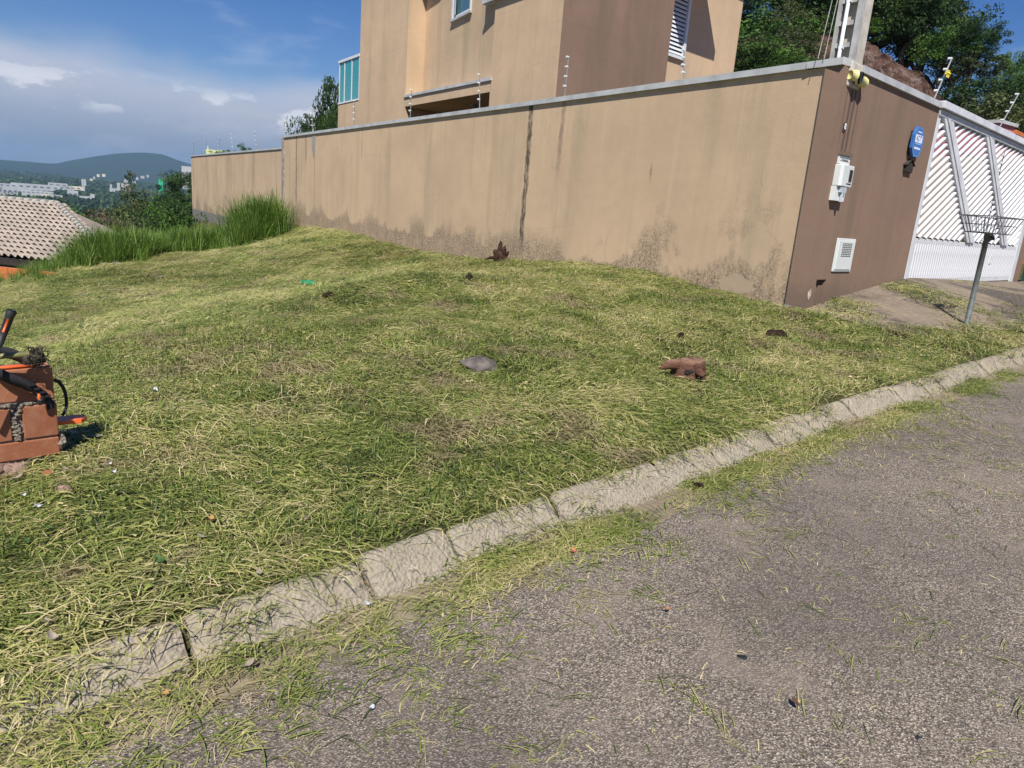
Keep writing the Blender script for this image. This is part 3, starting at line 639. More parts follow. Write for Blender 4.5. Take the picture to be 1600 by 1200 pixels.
mb = MB(); mb.box((-.16, -.15, -.12), (.16, .1, .16)); bevel(mb.build('collar', M['concrete'], e), .02)

# ------------------------------------------------------------------ electric fence rods
rod_group = 'electric fence rods standing on the wall copings'
def rod(p0, p1, along, label, ni=4):
    p0 = Vector(p0); p1 = Vector(p1); e = empty('fence_rod', p0.x, p0.y, p0.z, 0, label=label, cat='fence rod', group=rod_group)
    d = p1-p0; MB().tube([(0,0,0), tuple(d)], .011, 6).build('rod', M['alu'], e)
    q = Vector((along[0], along[1], 0)); side = Vector((-q.y, q.x, 0))
    for k in range(ni):
        c = d*(.28+.70*k/(ni-1))
        MB().tube([tuple(c-side*.008), tuple(c+side*.05)], [.015,.019], 7).build('insulator', M['plastic'], e)
RODS = [(45.3,.02,44.6,4.0,'rod at the far left end of the lower wall'),(40.87,0,40.55,4.0,'second rod from the left end on the lower wall'),(36.9,0,36.46,3.93,'third rod from the left end on the lower wall'),(33.3,0,33.56,4.02,'fourth rod along the lower wall, before the sky'),(28.4,0,28.5,3.93,'rod on the lower wall nearest the step'),
(23.85,0,23.4,4.3,'taller leaning rod at the step between both walls'),(23.5,0,23.7,4.1,'short upright rod just right of the wall step'),(20.4,0,20.3,4.37,'rod before the small round tree top'),(16.26,0,16.16,4.3,'rod below the teal glass balcony'),(12.21,0,12.08,4.25,'rod at the left end of the recessed ledge'),(8.63,0,8.64,4.27,'rod at the right end of the recessed ledge'),(5.55,0,5.47,4.24,'rod before the brown house volume'),(2.61,0,2.63,3.99,'rod before the shuttered window')]
for s, y, s1, z1, lb in RODS:
    a_ = S2W(s, -.07); b_ = S2W(s1, -.02); z0 = 3.57 if s < 23.9 else 3.15
    rod((a_[0], a_[1], z0), (b_[0], b_[1], z1), D1, 'electric fence '+lb)
for a0, a1_, z0, z1, lb in [(3.32,3.44,3.57,4.21,'rod above the left post of the white gate'),(6.75,7.1,3.62,4.29,'rod above the right part of the white gate')]:
    a_ = T2W(a0, .1); b_ = T2W(a1_, .0); rod((a_[0], a_[1], z0), (b_[0], b_[1], z1), D2, 'electric fence '+lb)
a_ = T2W(3.40, .02); e = empty('fence_warning_tag', a_[0], a_[1], 3.98, ROT2, label='small yellow tag tied to the fence rod over the gate post', cat='tag')
MB().box((-.05,-.03,-.05), (.05,-.015,.05)).tube([(-.07,-.02,0),(.08,-.02,.01)], .02, 6).build('tag_plate', simple('yellow_tag', (.65,.55,.05), .5), e)

# ------------------------------------------------------------------ gate
GA0, GA1, GB, GT = 3.345, 9.80, .93, 3.40
g = empty('sliding_gate', *T2W(GA0, .05), 0, ROT2, label='white metal driveway gate with slanted tubes and ribbed lower panel', cat='gate')
Lg = GA1-GA0
def gb(n, a, b, mat='white', bv=.004): return bevel(MB().box(a, b).build(n, M[mat], g), bv)
gb('side_post', (.0, -.06, GB-.02), (.13, .02, GT+.1)); gb('side_post', (Lg-.26, -.06, GB-.10), (Lg, .02, GT+.1))
gb('top_rail', (.0, -.08, GT), (Lg+2.2, .06, GT+.09), 'coping'); gb('track_beam', (-.02, -.13, GT+.10), (Lg+2.2, .02, GT+.2), 'whitedirty')
gb('middle_rail', (.13, -.045, 1.55), (Lg-.26, .0, 1.62)); gb('bottom_rail', (.13, -.045, GB-.02), (Lg-.26, .0, GB+.06))
gb('upper_rail', (.13, -.0, 3.02), (Lg-.26, .02, 3.05))
slm = MB().prism([(0,-.03),(.02,-.05),(.075,-.05),(.095,-.03),(.105,-.012),(.0,-.012)], GB+.06, 1.55).mesh('panel_rib', M['whitedirty'])
k = 0
x = .135
while x < Lg-.27: inst('panel_rib', slm, g, (x, 0, 0)); x += .108
# two broad slanting bands of three profiles each
def band(xt, xb, w):
    zt, zb = GT-.0, 1.62
    for k, (u0, u1, yy) in enumerate([(0,.28,-.075),(.36,.64,-.085),(.72,1.,-.075)]):
        a_, b_ = xt+w*u0, xt+w*u1; c_, d_ = xb+w*u0, xb+w*u1
        mb = MB(); mb.add([(a_,yy,zt),(b_,yy,zt),(d_,yy,zb),(c_,yy,zb),(a_,yy+.05,zt),(b_,yy+.05,zt),(d_,yy+.05,zb),(c_,yy+.05,zb)], [(0,1,2,3)[::-1],(4,5,6,7),(0,4,5,1)[::-1],(1,5,6,2)[::-1],(2,6,7,3)[::-1],(3,7,4,0)[::-1]])
        mb.build('slanting_band', M['whitedirty'], g)
B1 = (3.56-GA0, 6.02-GA0); B2 = (5.75-GA0, 8.28-GA0); BW = .44
band(*B1, BW); band(*B2, BW)
sl = .5
def clipline(c0, lo, hi):
    """slat z = c0 + sl*x between boundary functions"""
    pass
def band_x(z, B, off): return B[0]+(B[1]-B[0])*(GT-z)/(GT-1.62)+off
pitch = .14; c0 = 1.62-sl*Lg
while c0 < GT+.2:
    for lo_, hi_ in [((lambda z: .13), (lambda z: band_x(z, B1, 0))), ((lambda z: band_x(z, B1, BW)), (lambda z: band_x(z, B2, 0))), ((lambda z: band_x(z, B2, BW)), (lambda z: Lg-.26))]:
        xs = [i*.02 for i in range(int(Lg/.02))]; ok = [x for x in xs if 1.62 < c0+sl*x < GT and lo_(c0+sl*x) < x < hi_(c0+sl*x)]
        if len(ok) > 5:
            x0, x1 = ok[0], ok[-1]; MB().tube([(x0, -.03, c0+sl*x0), (x1, -.03, c0+sl*x1)], .031, 8, False).build('slanted_tube', M['white'], g, True)
    c0 += pitch
gb('wicket_jamb', (7.0-GA0, -.07, 1.62), (7.015-GA0, -.062, 3.3), 'dark', .001)
gb('lock_box', (7.75-GA0, -.06, 1.25), (7.85-GA0, -.04, 1.4), 'white')
# courtyard beyond the gate
e = empty('courtyard_wall', *T2W(9.95, .3), 0, ROT1-.0, label='beige side wall of the courtyard seen through the gate tubes', cat='wall')
MB().box((0, -.0, .2), (9, .14, 3.5)).build('wall', M['house'], e)
e = empty('street_wall', *T2W(9.86, 0), 0, ROT2, label='brown wall end at the far right of the white gate', cat='wall')
MB().box((0, -.02, -.2), (.35, .18, 3.3)).build('wall', M['brown'], e)
e = empty('utility_cabinet', *T2W(11.0, -.1), .72, ROT2, label='dark green box beside the gate at the right edge of the photo', cat='cabinet')
MB().box((0, -.2, 0), (.5, .2, 1.1)).build('body', M['greybox'], e); MB().box((-.02, -.22, 1.1), (.52, .22, 1.14)).build('lid', M['greybox'], e)
# pink building
pc = at_d(1562, 187, 22.5); px_, py_ = pc[0], pc[1]
e = empty('pink_building', px_, py_, 0, ROT1, label='pink rendered building with pale coping rising behind the gate', cat='building')
PZ = float(pc[2])
MB().box((0, -.85, .5), (11, 0, PZ-.08)).build('wall', M['pink'], e); MB().box((-.06, -.91, PZ-.08), (11, .06, PZ)).build('coping', M['coping'], e)
q = at_d(1592, 206, 25)
e = empty('orange_building', q[0], q[1], 0, ROT2, label='orange building top beside the pink one at the right edge', cat='building')
QZ = float(q[2])
MB().box((-.4, 0, .5), (5, 3, QZ-.1)).build('wall', M['maroon'], e); MB().box((-.45, -.05, QZ-.1), (5, 3, QZ)).build('coping', M['maroon'], e)

# ------------------------------------------------------------------ waste basket
gp = at_z(1508, 515, .56); gx, gy = gp[0], gp[1]; gzb = gz1(gx, gy)
e = empty('waste_basket', gx, gy, gzb, ROT2-.25, label='steel wire waste basket on a single post before the white gate', cat='waste basket')
MB().tube([(0,0,-.1),(0,0,1.13)], .03, 12).build('post', M['steel'], e, True)
def ring(n, hx, hy, z, r): 
    c4 = [(-hx,-hy,z),(hx,-hy,z),(hx,hy,z),(-hx,hy,z)]; mb = MB()
    for i in range(4): mb.tube([c4[i], c4[(i+1)%4]], r, 5)
    return mb.build(n, M['wire'], e)
ring('rim', .32, .20, 1.33, .007); ring('base_frame', .23, .14, 1.14, .007); ring('middle_ring', .275, .17, 1.235, .0035)
wm = M['wire']
for i in range(9):
    u = -1+2*i/8
    for sy in (-1, 1): MB().tube([(u*.23, sy*.14, 1.14), (u*.32, sy*.20, 1.33)], .0045, 5).build('wire', wm, e)
    MB().tube([(u*.23,-.14,1.14),(u*.23,.14,1.14)], .0045, 5).build('wire', wm, e)
for i in range(5):
    u = -1+2*i/4
    for sx in (-1, 1): MB().tube([(sx*.23, u*.14, 1.14), (sx*.32, u*.20, 1.33)], .0045, 5).build('wire', wm, e)
kb = empty('bag_knot', gx+.10*D2[0], gy+.10*D2[1], gzb+1.10, ROT2, label='torn black bag remnant tied under the wire waste basket', cat='bag scrap')
MB().ball((0,0,-.01), (.08,.05,.04), .5, 8, 6, 3).tube([(0,0,0),(.10,.02,-.04),(.16,.0,-.02)], [.02,.025,.004], 6).tube([(0,0,0),(-.04,.02,-.09)], [.02,.004], 6).build('knot', M['black'], kb)

# ------------------------------------------------------------------ house
hb = S2W(7.88, -1.5)
H = empty('house', hb[0], hb[1], 0, ROT1, label='two storey beige and brown house rising behind the boundary wall', cat='house')
# local frame: x along D1, y towards the lot; v = street direction inside this frame
v2 = np.array([np.dot(D2, D1), np.dot(D2, N1)]); vn2 = np.array([np.dot(N2, D1), np.dot(N2, N1)])
def hp(s, f=0., i=0.): return (s-7.88+f*v2[0], i+f*v2[1])       # f metres along the street direction
HT = 8.6
MB().prism([hp(7.88), hp(10.72), hp(10.72, 3.7), hp(7.88, 3.74)], .3, HT).build('front_wing', M['house'], H)
o_ = np.array(vn2)*.012
def off(p, d=.012): return (p[0]+vn2[0]*d, p[1]+vn2[1]*d)
# brown street face, a skin 12 mm proud
MB().prism([hp(7.88), off(hp(7.88)), off(hp(7.88, 3.76)), hp(7.88, 3.76)], .3, HT).build('brown_facade', M['brownh'], H)
MB().prism([hp(8.30, 3.70), hp(8.30, 7.35), hp(19, 7.35), hp(19, 3.70)], .3, HT).build('east_wing', M['house'], H)
MB().prism([hp(10.72, .10), hp(14.9, .58), hp(15.83, .62), hp(15.83, 3.7), hp(10.72, 3.7)], 4.5, HT).build('recessed_wall', M['house'], H)
MB().prism([hp(10.72, 1.9), hp(15.83, 1.9), hp(15.83, 3.7), hp(10.72, 3.7)], .3, 4.30).build('recess_back_wall', M['brownh'], H)
MB().prism([hp(15.83), hp(19.79), hp(19.79, 7.3), hp(15.83, 7.3)], .3, HT).build('rear_wing', M['house'], H)
MB().prism([hp(10.7, .0), hp(15.85, .0), hp(15.85, 2.1), hp(10.7, 2.1)], 4.30, 4.56).build('ledge', M['house'], H)
MB().prism([hp(10.66, -.04), hp(15.88, -.04), hp(15.88, .61), hp(10.66, .61)], 4.561, 4.63).build('ledge_trim', M['coping'], H)
c_ = hp(13, .9); MB().tube([(c_[0], c_[1], 4.3), (c_[0], c_[1], 4.2)], [.11, .14], 10).build('ceiling_lamp', simple('lamp_grey', (.35,.33,.28), .6), H, True)
MB().prism([hp(7.86, -.10), hp(11.25, -.10), hp(11.25, .6), hp(7.86, .0)], 6.34, 6.42).build('string_course', M['coping'], H)
MB().prism([hp(10.74, -.05), hp(11.22, -.05), hp(11.22, .6), hp(10.74, .6)], 6.42, 6.9).build('service_box', simple('box_grey', (.42,.42,.42), .6), H)
# roof parapet (above the picture)
MB().prism([hp(7.7, -.15), hp(19.9, -.15), hp(19.9, 7.5), hp(7.7, 7.5)], HT, HT+.15).build('roof_slab', M['coping'], H)
# rear balcony
MB().prism([hp(19.79), hp(21.95), hp(21.95, 4), hp(19.79, 4)], .3, 4.76).build('balcony_base', M['house'], H)
for s0, s1 in [(19.84, 20.55), (20.6, 21.3), (21.35, 21.85)]:
    MB().prism([hp(s0, .02), hp(s1, .02), hp(s1, .035), hp(s0, .035)], 4.86, 6.2).build('glass_panel', M['teal'], H)
MB().prism([hp(21.80, .06), hp(21.815, .06), hp(21.815, 1.6), hp(21.80, 1.6)], 4.86, 6.2).build('glass_panel', M['teal'], H)
MB().prism([hp(19.8, -.02), hp(21.95, -.02), hp(21.95, .09), hp(19.8, .09)], 6.2, 6.29).prism([hp(19.8, -.02), hp(21.95, -.02), hp(21.95, .09), hp(19.8, .09)], 4.78, 4.84).build('balcony_frame', M['white'], H)
for s0 in (19.82, 20.57, 21.32, 21.86): MB().prism([hp(s0, .0), hp(s0+.04, .0), hp(s0+.04, .05), hp(s0, .05)], 4.84, 6.2).build('balcony_post', M['white'], H)
MB().prism([hp(19.9, 1.7), hp(21.5, 1.7), hp(21.5, 1.75), hp(19.9, 1.75)], 4.8, 6.9).build('inner_wall', simple('pale_teal_wall', (.35,.5,.5), .8), H)
# window in the recessed wall
wf = .60
def wbox(name, s0, s1, z0, z1, f0, f1, mat): return MB().prism([hp(s0, f0), hp(s1, f0), hp(s1, f1), hp(s0, f1)], z0, z1).build(name, M[mat], H)
def rw(s, d): return hp(s, .10+(s-10.72)*.48/4.18-d)     # on the slanting recessed wall, d metres proud
def rbox(s0, s1, d0, d1_, z0, z1, mb=None): return (mb or MB()).prism([rw(s0, d1_), rw(s1, d1_), rw(s1, d0), rw(s0, d0)], z0, z1)
WZ = 6.47
mb = rbox(12.4, 13.75, .003, .05, WZ, WZ+.06); rbox(13.66, 13.75, .003, .05, WZ+.06, 7.7, mb); rbox(12.4, 12.46, .003, .05, WZ+.06, 7.7, mb)
wd = mb.build('window_frame', M['white'], H)
rbox(12.46, 13.66, .003, .015, WZ+.06, 7.7).build('pane', M['pane'], wd)
MB().prism([rw(13.32, .10), rw(13.6, .02), rw(13.6, .03), rw(13.32, .11)], WZ+.06, 7.7).build('sash', M['white'], wd)
rbox(12.36, 13.79, .003, .08, WZ-.055, WZ).build('sill', M['coping'], wd)
# shuttered window on the street side of the east wing (front face at s = 8.30)
def ff(f, d): return (hp(8.30, f)[0]+vn2[0]*d, hp(8.30, f)[1]+vn2[1]*d)
def fbox(name, f0, f1, z0, z1, d0, d1_, mat, par): return MB().prism([ff(f0, d0), ff(f1, d0), ff(f1, d1_), ff(f0, d1_)], z0, z1).build(name, M[mat], par)
F0, F1, Z0, Z1 = 3.78, 4.86, 5.62, 7.7
wn_ = fbox('shutter_frame', F1-.10, F1, Z0, Z1, .002, .08, 'white', H)
fbox('frame_rail', F0, F1-.10, Z0, Z0+.07, .002, .07, 'white', wn_); fbox('backing', F0, F1-.10, Z0+.07, Z1, .002, .01, 'dark', wn_); fbox('frame_edge', F0, F0+.05, Z0+.07, Z1, .01, .06, 'white', wn_)
z = Z0+.09
while z < Z1:
    mb = MB(); a_, b_ = ff(F0+.05, .05), ff(F1-.10, .05); c_, d_ = ff(F1-.10, .02), ff(F0+.05, .02)
    mb.add([(*a_, z), (*b_, z), (*c_, z+.065), (*d_, z+.065), (*a_, z+.012), (*b_, z+.012), (*c_, z+.077), (*d_, z+.077)], [(0,1,2,3),(4,5,6,7)[::-1],(0,1,5,4)[::-1],(1,2,6,5)[::-1],(3,0,4,7)[::-1]])
    mb.build('slat', M['white'], wn_); z += .098
MB().prism([ff(3.76, .0), ff(5.42, .0), ff(5.42, .85), ff(3.76, .85)], 7.35, 7.6).build('window_canopy', M['house'], H)
# brown tiles seen over the coping by the shutter
e_ = hp(7.6, 3.9)
mb = MB()
for i in range(7): mb.tube([(e_[0]+.1+.2*(i%2)*.1, e_[1]-.16*i*1.0, 4.02), (e_[0]-.45, e_[1]-.16*i, 3.90)], .075, 8)
mb.build('small_tiled_roof', simple('dark_brown_tiles', (.10,.05,.035), .9, .3, 8), H, True)

# ------------------------------------------------------------------ left neighbour roof
Er = np.array([math.sin(rad(101)), math.cos(rad(101))]); Ur = np.array([-Er[1], Er[0]]); P1 = at_d(0, 402, 26.); zE = P1[2]
_L = 4.1; RX = 6.2
corner = P1[:2]+Er*_L
rt_ang = math.atan2(Er[1], Er[0])
nh = empty('neighbour_house', corner[0], corner[1], zE, rt_ang, label='low house with pale concrete tiled hip roof beyond the lot on the left', cat='house')
run, rise = 4.4, 1.42; slen = math.hypot(run, rise); sa = math.atan2(rise, run); rows = 15; pw = .235
tlm = MB(); nseg = 8
for j in (0, 1):
    for i in range(nseg+1):
        u = i/nseg; hgt = .075*math.sin(math.pi*min(1, u/.72))**1.0 if u < .72 else -.012*math.sin(math.pi*(u-.72)/.28)
        tlm.v.append(((u-.5)*pw, j*(slen/rows+.05), hgt+(.075 if j == 0 else .0)+.01))
for i in range(nseg): tlm.f.append((i, i+1, nseg+2+i, nseg+1+i))
for i in range(nseg+1): v_ = tlm.v[i]; tlm.v.append((v_[0], v_[1], v_[2]-.012))
for i in range(nseg): tlm.f.append((i, 2*nseg+2+i, 2*nseg+3+i, i+1))
tile_me = tlm.mesh('roof_tile', M['tile'], True)
cnt = 0; rest = MB()
for r in range(rows):
    y = r*slen/rows; hip = y*math.cos(sa)
    for k in range(60):
        xx = -hip*RX/4.4-.1-k*pw
        if xx < -14: break
        X_, Y_, Z_ = xx, y*math.cos(sa), y*math.sin(sa)
        wx = corner+Er*xx+Ur*Y_
        u_, v_, d_ = proj(np.array([wx[0], wx[1], zE+Z_]))
        if cnt < 300 and u_ > -25 and not (u_ > 95 and r < 3):
            inst('roof_tile', tile_me, nh, (X_, Y_, Z_), (sa+random.uniform(-.015, .015), 0, random.uniform(-.02, .02))); cnt += 1
        else:
            cs, sn = math.cos(sa), math.sin(sa); rest.add([(X_+a_, Y_+b_*cs-c__*sn, Z_+b_*sn+c__*cs) for a_, b_, c__ in tlm.v], tlm.f)
o = rest.build('roof_tile', M['tile'], nh, True); o['kind'] = 'stuff'
MB().add([(0,0,-.02),(-14,0,-.02),(-14,run,rise-.02),(-RX,run,rise-.02)], [(0,3,2,1)]).add([(0,0,-.02),(-RX,run,rise-.02),(-RX+.6,run*1.8,-.02)], [(0,2,1)]).build('roof_underlay', M['dark'], nh)
MB().add([(0,.02,.0),(-RX,run,rise+.01),(-RX+.6,run*1.8,.0)], [(0,2,1)]).add([(-RX+.6,run*1.8,0),(-RX,run,rise),(-14,run,rise),(-14,run*2,0)], [(0,3,2,1)]).build('rear_roof_slope', M['tile'], nh)
rcm = MB().tube([(0,-.04,0),(0,.36,.0)], [.12,.105], 9).mesh('ridge_tile', M['ridge'], True)
hl = math.sqrt(RX*RX+run*run+rise*rise); n = int(hl/.33)
for k in range(n):
    f = k/n; o = inst('ridge_tile', rcm, nh, (-RX*f, run*f, rise*f+.05)); o.rotation_euler = Vector((-RX, run, rise)).to_track_quat('Y', 'Z').to_euler()
for k in range(20): inst('ridge_tile', rcm, nh, (-RX-k*.34, run, rise+.05), (0, 0, math.pi/2))
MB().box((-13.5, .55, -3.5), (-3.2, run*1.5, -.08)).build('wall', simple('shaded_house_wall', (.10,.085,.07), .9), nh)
MB().box((-13.9, -.03, -.20), (0, .02, -.03)).build('eave_shade', M['dark'], nh)  # dark strip standing in for the shade in the gap below the eave
ob = at_d(0, 416, 23.5); obz = ob[2]
e = empty('brick_boundary_wall', ob[0], ob[1], obz, rt_ang+.03, label='bright orange brick wall under the tiled roof at the left edge', cat='wall')
bm_ = MB().box((0,-.06,0),(.285,.06,.185)).mesh('brick', M['obrick'])
for r in range(6):
    for k in range(-8, 13): inst('brick', bm_, e, (k*.30+(r%2)*.15, 0, -.2-r*.20))
MB().box((-2.5,-.05,-1.5), (3.9,.05,-.012)).build('mortar', simple('orange_mortar', (.40,.15,.07), .95), e)

# ------------------------------------------------------------------ valley, mountains
def polar(az0, az1, na, radii, hf, name, mat):
    az = np.radians(np.linspace(az0, az1, na)); A_, R_ = np.meshgrid(az, radii); X = R_*np.sin(A_); Y = R_*np.cos(A_)
    return gridmesh(name, X, Y, hf(np.degrees(A_), R_, X, Y), mat)
def valley_h(A_, R_, X, Y):
    base = np.interp(R_, [20, 33, 60, 120, 300, 900, 1600, 2600, 3600, 5000, 7000, 14000], [-5.5, -6, -9, -18, -36, -62, -66, -62, -50, -34, -30, -30])
    return base+np.clip(R_/400, 0, 1)*(26*(fbm(X, Y, 1/700., 2)-.5))+np.clip((R_-1500)/1500, 0, 1)*30*(fbm(X, Y, 1/1500., 6)-.45)
polar(-100, 100, 260, np.geomspace(24, 13000, 300), valley_h, 'valley', M['valley'])
mp_ = sorted([azel(u, v) for u, v in [(-200,252),(-100,246),(0,249),(40,252),(85,256),(110,250),(150,243),(180,239),(205,237.5),(225,237),(255,240),(280,250),(299,256),(350,264),(420,270)]])
MA = [-100, -75]+[q[0] for q in mp_]+[0, 100]; ME = [.9, .3]+[q[1] for q in mp_]+[.5, .8]
def mount_h(A_, R_, X, Y):
    f = np.interp(R_, [4600, 5200, 6600, 7600, 9500], [0, .10, 1, .8, .2]); top = 6600*np.tan(np.radians(np.interp(A_, MA, ME)))+1.6
    rug = (fbm(X, Y, 1/500., 1, 5)-.5)*70*np.clip(f*1.6*(1.05-f), 0, 1)
    return -70+f*(top+70)+rug
polar(-100, 100, 420, np.linspace(4600, 9500, 34), mount_h, 'mountains', M['mount'])

# ------------------------------------------------------------------ hill behind the house on the right
cut = sorted([azel(u, v) for u, v in [(900,30),(1100,35),(1180,55),(1240,60),(1270,58),(1300,50),(1360,55),(1400,80),(1440,115),(1480,150),(1520,190),(1535,210),(1600,232),(1750,250)]])
CA = [q[0] for q in cut]; CE = [q[1] for q in cut]
def hill_h(A_, R_, X, Y):
    top = 47*np.tan(np.radians(np.interp(A_, CA, CE)))+1.6; top = np.where(A_ < CA[0], 13-(CA[0]-A_)*.9, top); top = np.clip(top, -6, 20)
    n = (fbm(X, Y, .22, 4)-.5)*2.2
    f = np.interp(R_+n, [36, 41, 47.5, 49, 90], [0, .14, .96, 1, 1.25])
    return np.where(top > 1, 1.2+f*(top-1.2), top)+ (fbm(X, Y, .5, 9)-.5)*1.6*np.clip((R_-38)/5, 0, 1)+(fbm(X, Y, 1.6, 19)-.5)*.9*np.clip((R_-38)/5, 0, 1)
polar(4, 70, 330, np.r_[30, 34, np.arange(36, 52, .28), 55, 60, 70, 85, 100], hill_h, 'hillside', M['rock'])
def hz(az, r): return float(hill_h(np.array([az]), np.array([r]), np.array([r*math.sin(rad(az))]), np.array([r*math.cos(rad(az))]))[0])

# ------------------------------------------------------------------ trees
def crown_mesh(name, mat, nclump, nleaf, size, leaf, seed, squash=(1,1,1), shell=.55, cr=.30):
    r = np.random.default_rng(seed); d = r.normal(size=(nclump, 3)); d /= np.linalg.norm(d, axis=1)[:, None]
    rad_ = r.uniform(shell, 1, nclump)[:, None]**.6; cen = d*rad_; cen[:, 2] = np.maximum(cen[:, 2], -.75)
    cen *= 1+.22*r.normal(size=(nclump, 1)); crr = cr*r.uniform(.55, 1.25, nclump)
    P = r.normal(size=(nclump, nleaf, 3)); P /= np.linalg.norm(P, axis=2)[..., None]; P *= (r.uniform(.15, 1, (nclump, nleaf, 1))**.5)*crr[:, None, None]; P[..., 2] *= .75
    P = (P+cen[:, None]).reshape(-1, 3)*np.array(squash)*size; n = len(P)
    u = r.normal(size=(n, 3)); u /= np.linalg.norm(u, axis=1)[:, None]; w = np.cross(u, r.normal(size=(n, 3))); w /= np.linalg.norm(w, axis=1)[:, None]
    L_ = leaf*r.uniform(.6, 1.4, (n, 1)); V = np.stack([P-u*L_, P+w*L_*.45, P+u*L_, P-w*L_*.45], 1).reshape(-1, 3)
    c = np.repeat(np.clip(np.repeat(r.uniform(.1, .75, nclump), nleaf)+r.normal(0, .16, n), 0, 1), 4)
    return fastmesh(name, V, np.arange(4*n).reshape(-1, 4), mat, False, c)
def trunk_mesh(name, h, r0, seed, nb=7, spread=.30):
    q = random.Random(seed); mb = MB(); pts = [(0,0,0)]
    for i in range(1, 6): pts.append((q.uniform(-.05,.05)*h*i/5, q.uniform(-.05,.05)*h*i/5, h*i/5))
    mb.tube(pts, [r0*(1-.14*i) for i in range(6)], 7)
    for k in range(nb):
        b = pts[q.randint(3, 4)]; an = q.uniform(0, 6.28); ln = h*spread*q.uniform(.5, 1)
        mb.tube([b, (b[0]+math.cos(an)*ln*.5, b[1]+math.sin(an)*ln*.5, b[2]+ln*.35), (b[0]+math.cos(an)*ln, b[1]+math.sin(an)*ln, b[2]+ln*.85)], [r0*.45, r0*.3, r0*.1], 5)
    return mb.mesh(name, M['bark'], True)
CR = {k: [crown_mesh('crown', M['leaf_'+k], *args, seed=i*7+11, squash=sq) for i, sq in enumerate([(1,1,.85),(1.1,.95,.75),(.9,1,1.0)])] for k, args in {
    'dark': (90, 130, 1, .038), 'mid': (85, 125, 1, .038), 'olive': (80, 120, 1, .036), 'pale': (60, 100, 1, .036), 'dry': (60, 80, 1, .03)}.items()}
TR = [trunk_mesh('trunk', 1.0, .05, s) for s in (1, 2, 3)]
def tree(x, y, z, h, w, kind, var, label, group=None, name='tree', cz=.62, ch=None):
    e = empty(name, x, y, z, random.uniform(0, 6.28), label=label, cat='tree' if name != 'shrub' else 'shrub', group=group)
    ch = ch or min(h*.62, w*.80); inst('trunk', TR[var % 3], e, scale=(min(h, w*1.5)*.9, min(h, w*1.5)*.9, (h-ch)*1.02 if ch > 1.2 and h > 5 else h*.6))
    inst('crown', CR[kind][var % 3], e, (0, 0, h-ch*.68), scale=(w/2*.86, w/2*.86, ch*.72)); return e
def tree_px(u, vtop, d, h, w, kind, var, label, **k):
    p = at_d(u, vtop, d); return tree(p[0], p[1], p[2]-h, h, w, kind, var, label, **k)
# beyond the lot on the left  (u, v of the top, distance, height, width, kind)
LG = 'trees beyond the neighbour roof and the lower wall'
LT = [(288,262,62,11,3.2,'dark',0,'dark tree against the end of the lower wall, tallest on the left'),
(262,292,66,10,6.5,'dark',1,'broad dark tree just left of the wall end'),
(226,298,70,9,6.5,'olive',2,'olive green tree behind the reddish bare shrub'),
(180,316,72,8,6,'dark',0,'dark tree above the reddish bare shrub'),
(130,318,64,7,5.6,'mid',1,'bright green rounded tree over the roof hip'),
(98,322,78,7,5.2,'dark',2,'small dark tree over the roof ridge end'),
(186,330,50,6,4.6,'dry',0,'bare reddish brown shrub beyond the roof hip'),
(212,338,47,5,3.4,'dry',1,'brownish twiggy shrub right of the bare reddish one'),
(262,330,46,6.5,4.4,'dark',2,'dark leafy tree low beside the wall end'),
(225,360,36,4.2,3.0,'pale',0,'pale grey green shrub behind the tall grass gap'),
(245,352,38,4.8,2.6,'olive',1,'olive shrub between pale shrub and wall end'),
(150,342,56,6,5.5,'dark',1,'dark tree behind the lower part of the roof hip'),
(292,300,54,9,4.2,'dark',1,'dark tree touching the left edge of the lower wall'),
(240,318,56,8,5.2,'olive',0,'olive tree in the middle of the left thicket'),
(200,345,60,7,6,'dark',2,'dark tree filling behind the bare shrubs'),
(112,327,52,6,4.6,'mid',0,'green tree just behind the roof hip near the ridge end'),(155,322,60,7,5,'olive',1,'olive tree between the bright green tree and the reddish shrub'),(168,352,44,5,4.0,'dark',0,'dark bush close behind the middle of the roof hip'),(275,335,44,6,4.2,'mid',2,'mid green bush under the wall end'),(245,310,62,8,5,'dark',1,'dark tree in the middle of the thicket below the green tower')]
for a_ in LT: tree_px(*a_, group=LG)
# trees seen over the wall
tree_px(531, 96, 48, 14, 3.7, 'dark', 1, 'tall narrow dark tree left of the teal glass balcony', ch=6.2)
tree_px(538, 135, 47, 12, 3.0, 'dark', 0, 'dark tree partly behind the glass balcony, below the tall one', ch=5)
tree_px(489, 170, 46, 9, 1.9, 'dark', 1, 'small round dark tree top above the wall step', ch=2.2)
tree_px(350, 231, 60, 6, 1.6, 'mid', 1, 'tiny green tree top over the lower wall coping', ch=1)
tree_px(383, 230, 60, 6, 1.6, 'mid', 2, 'small bush top over the lower wall near the step', ch=1)
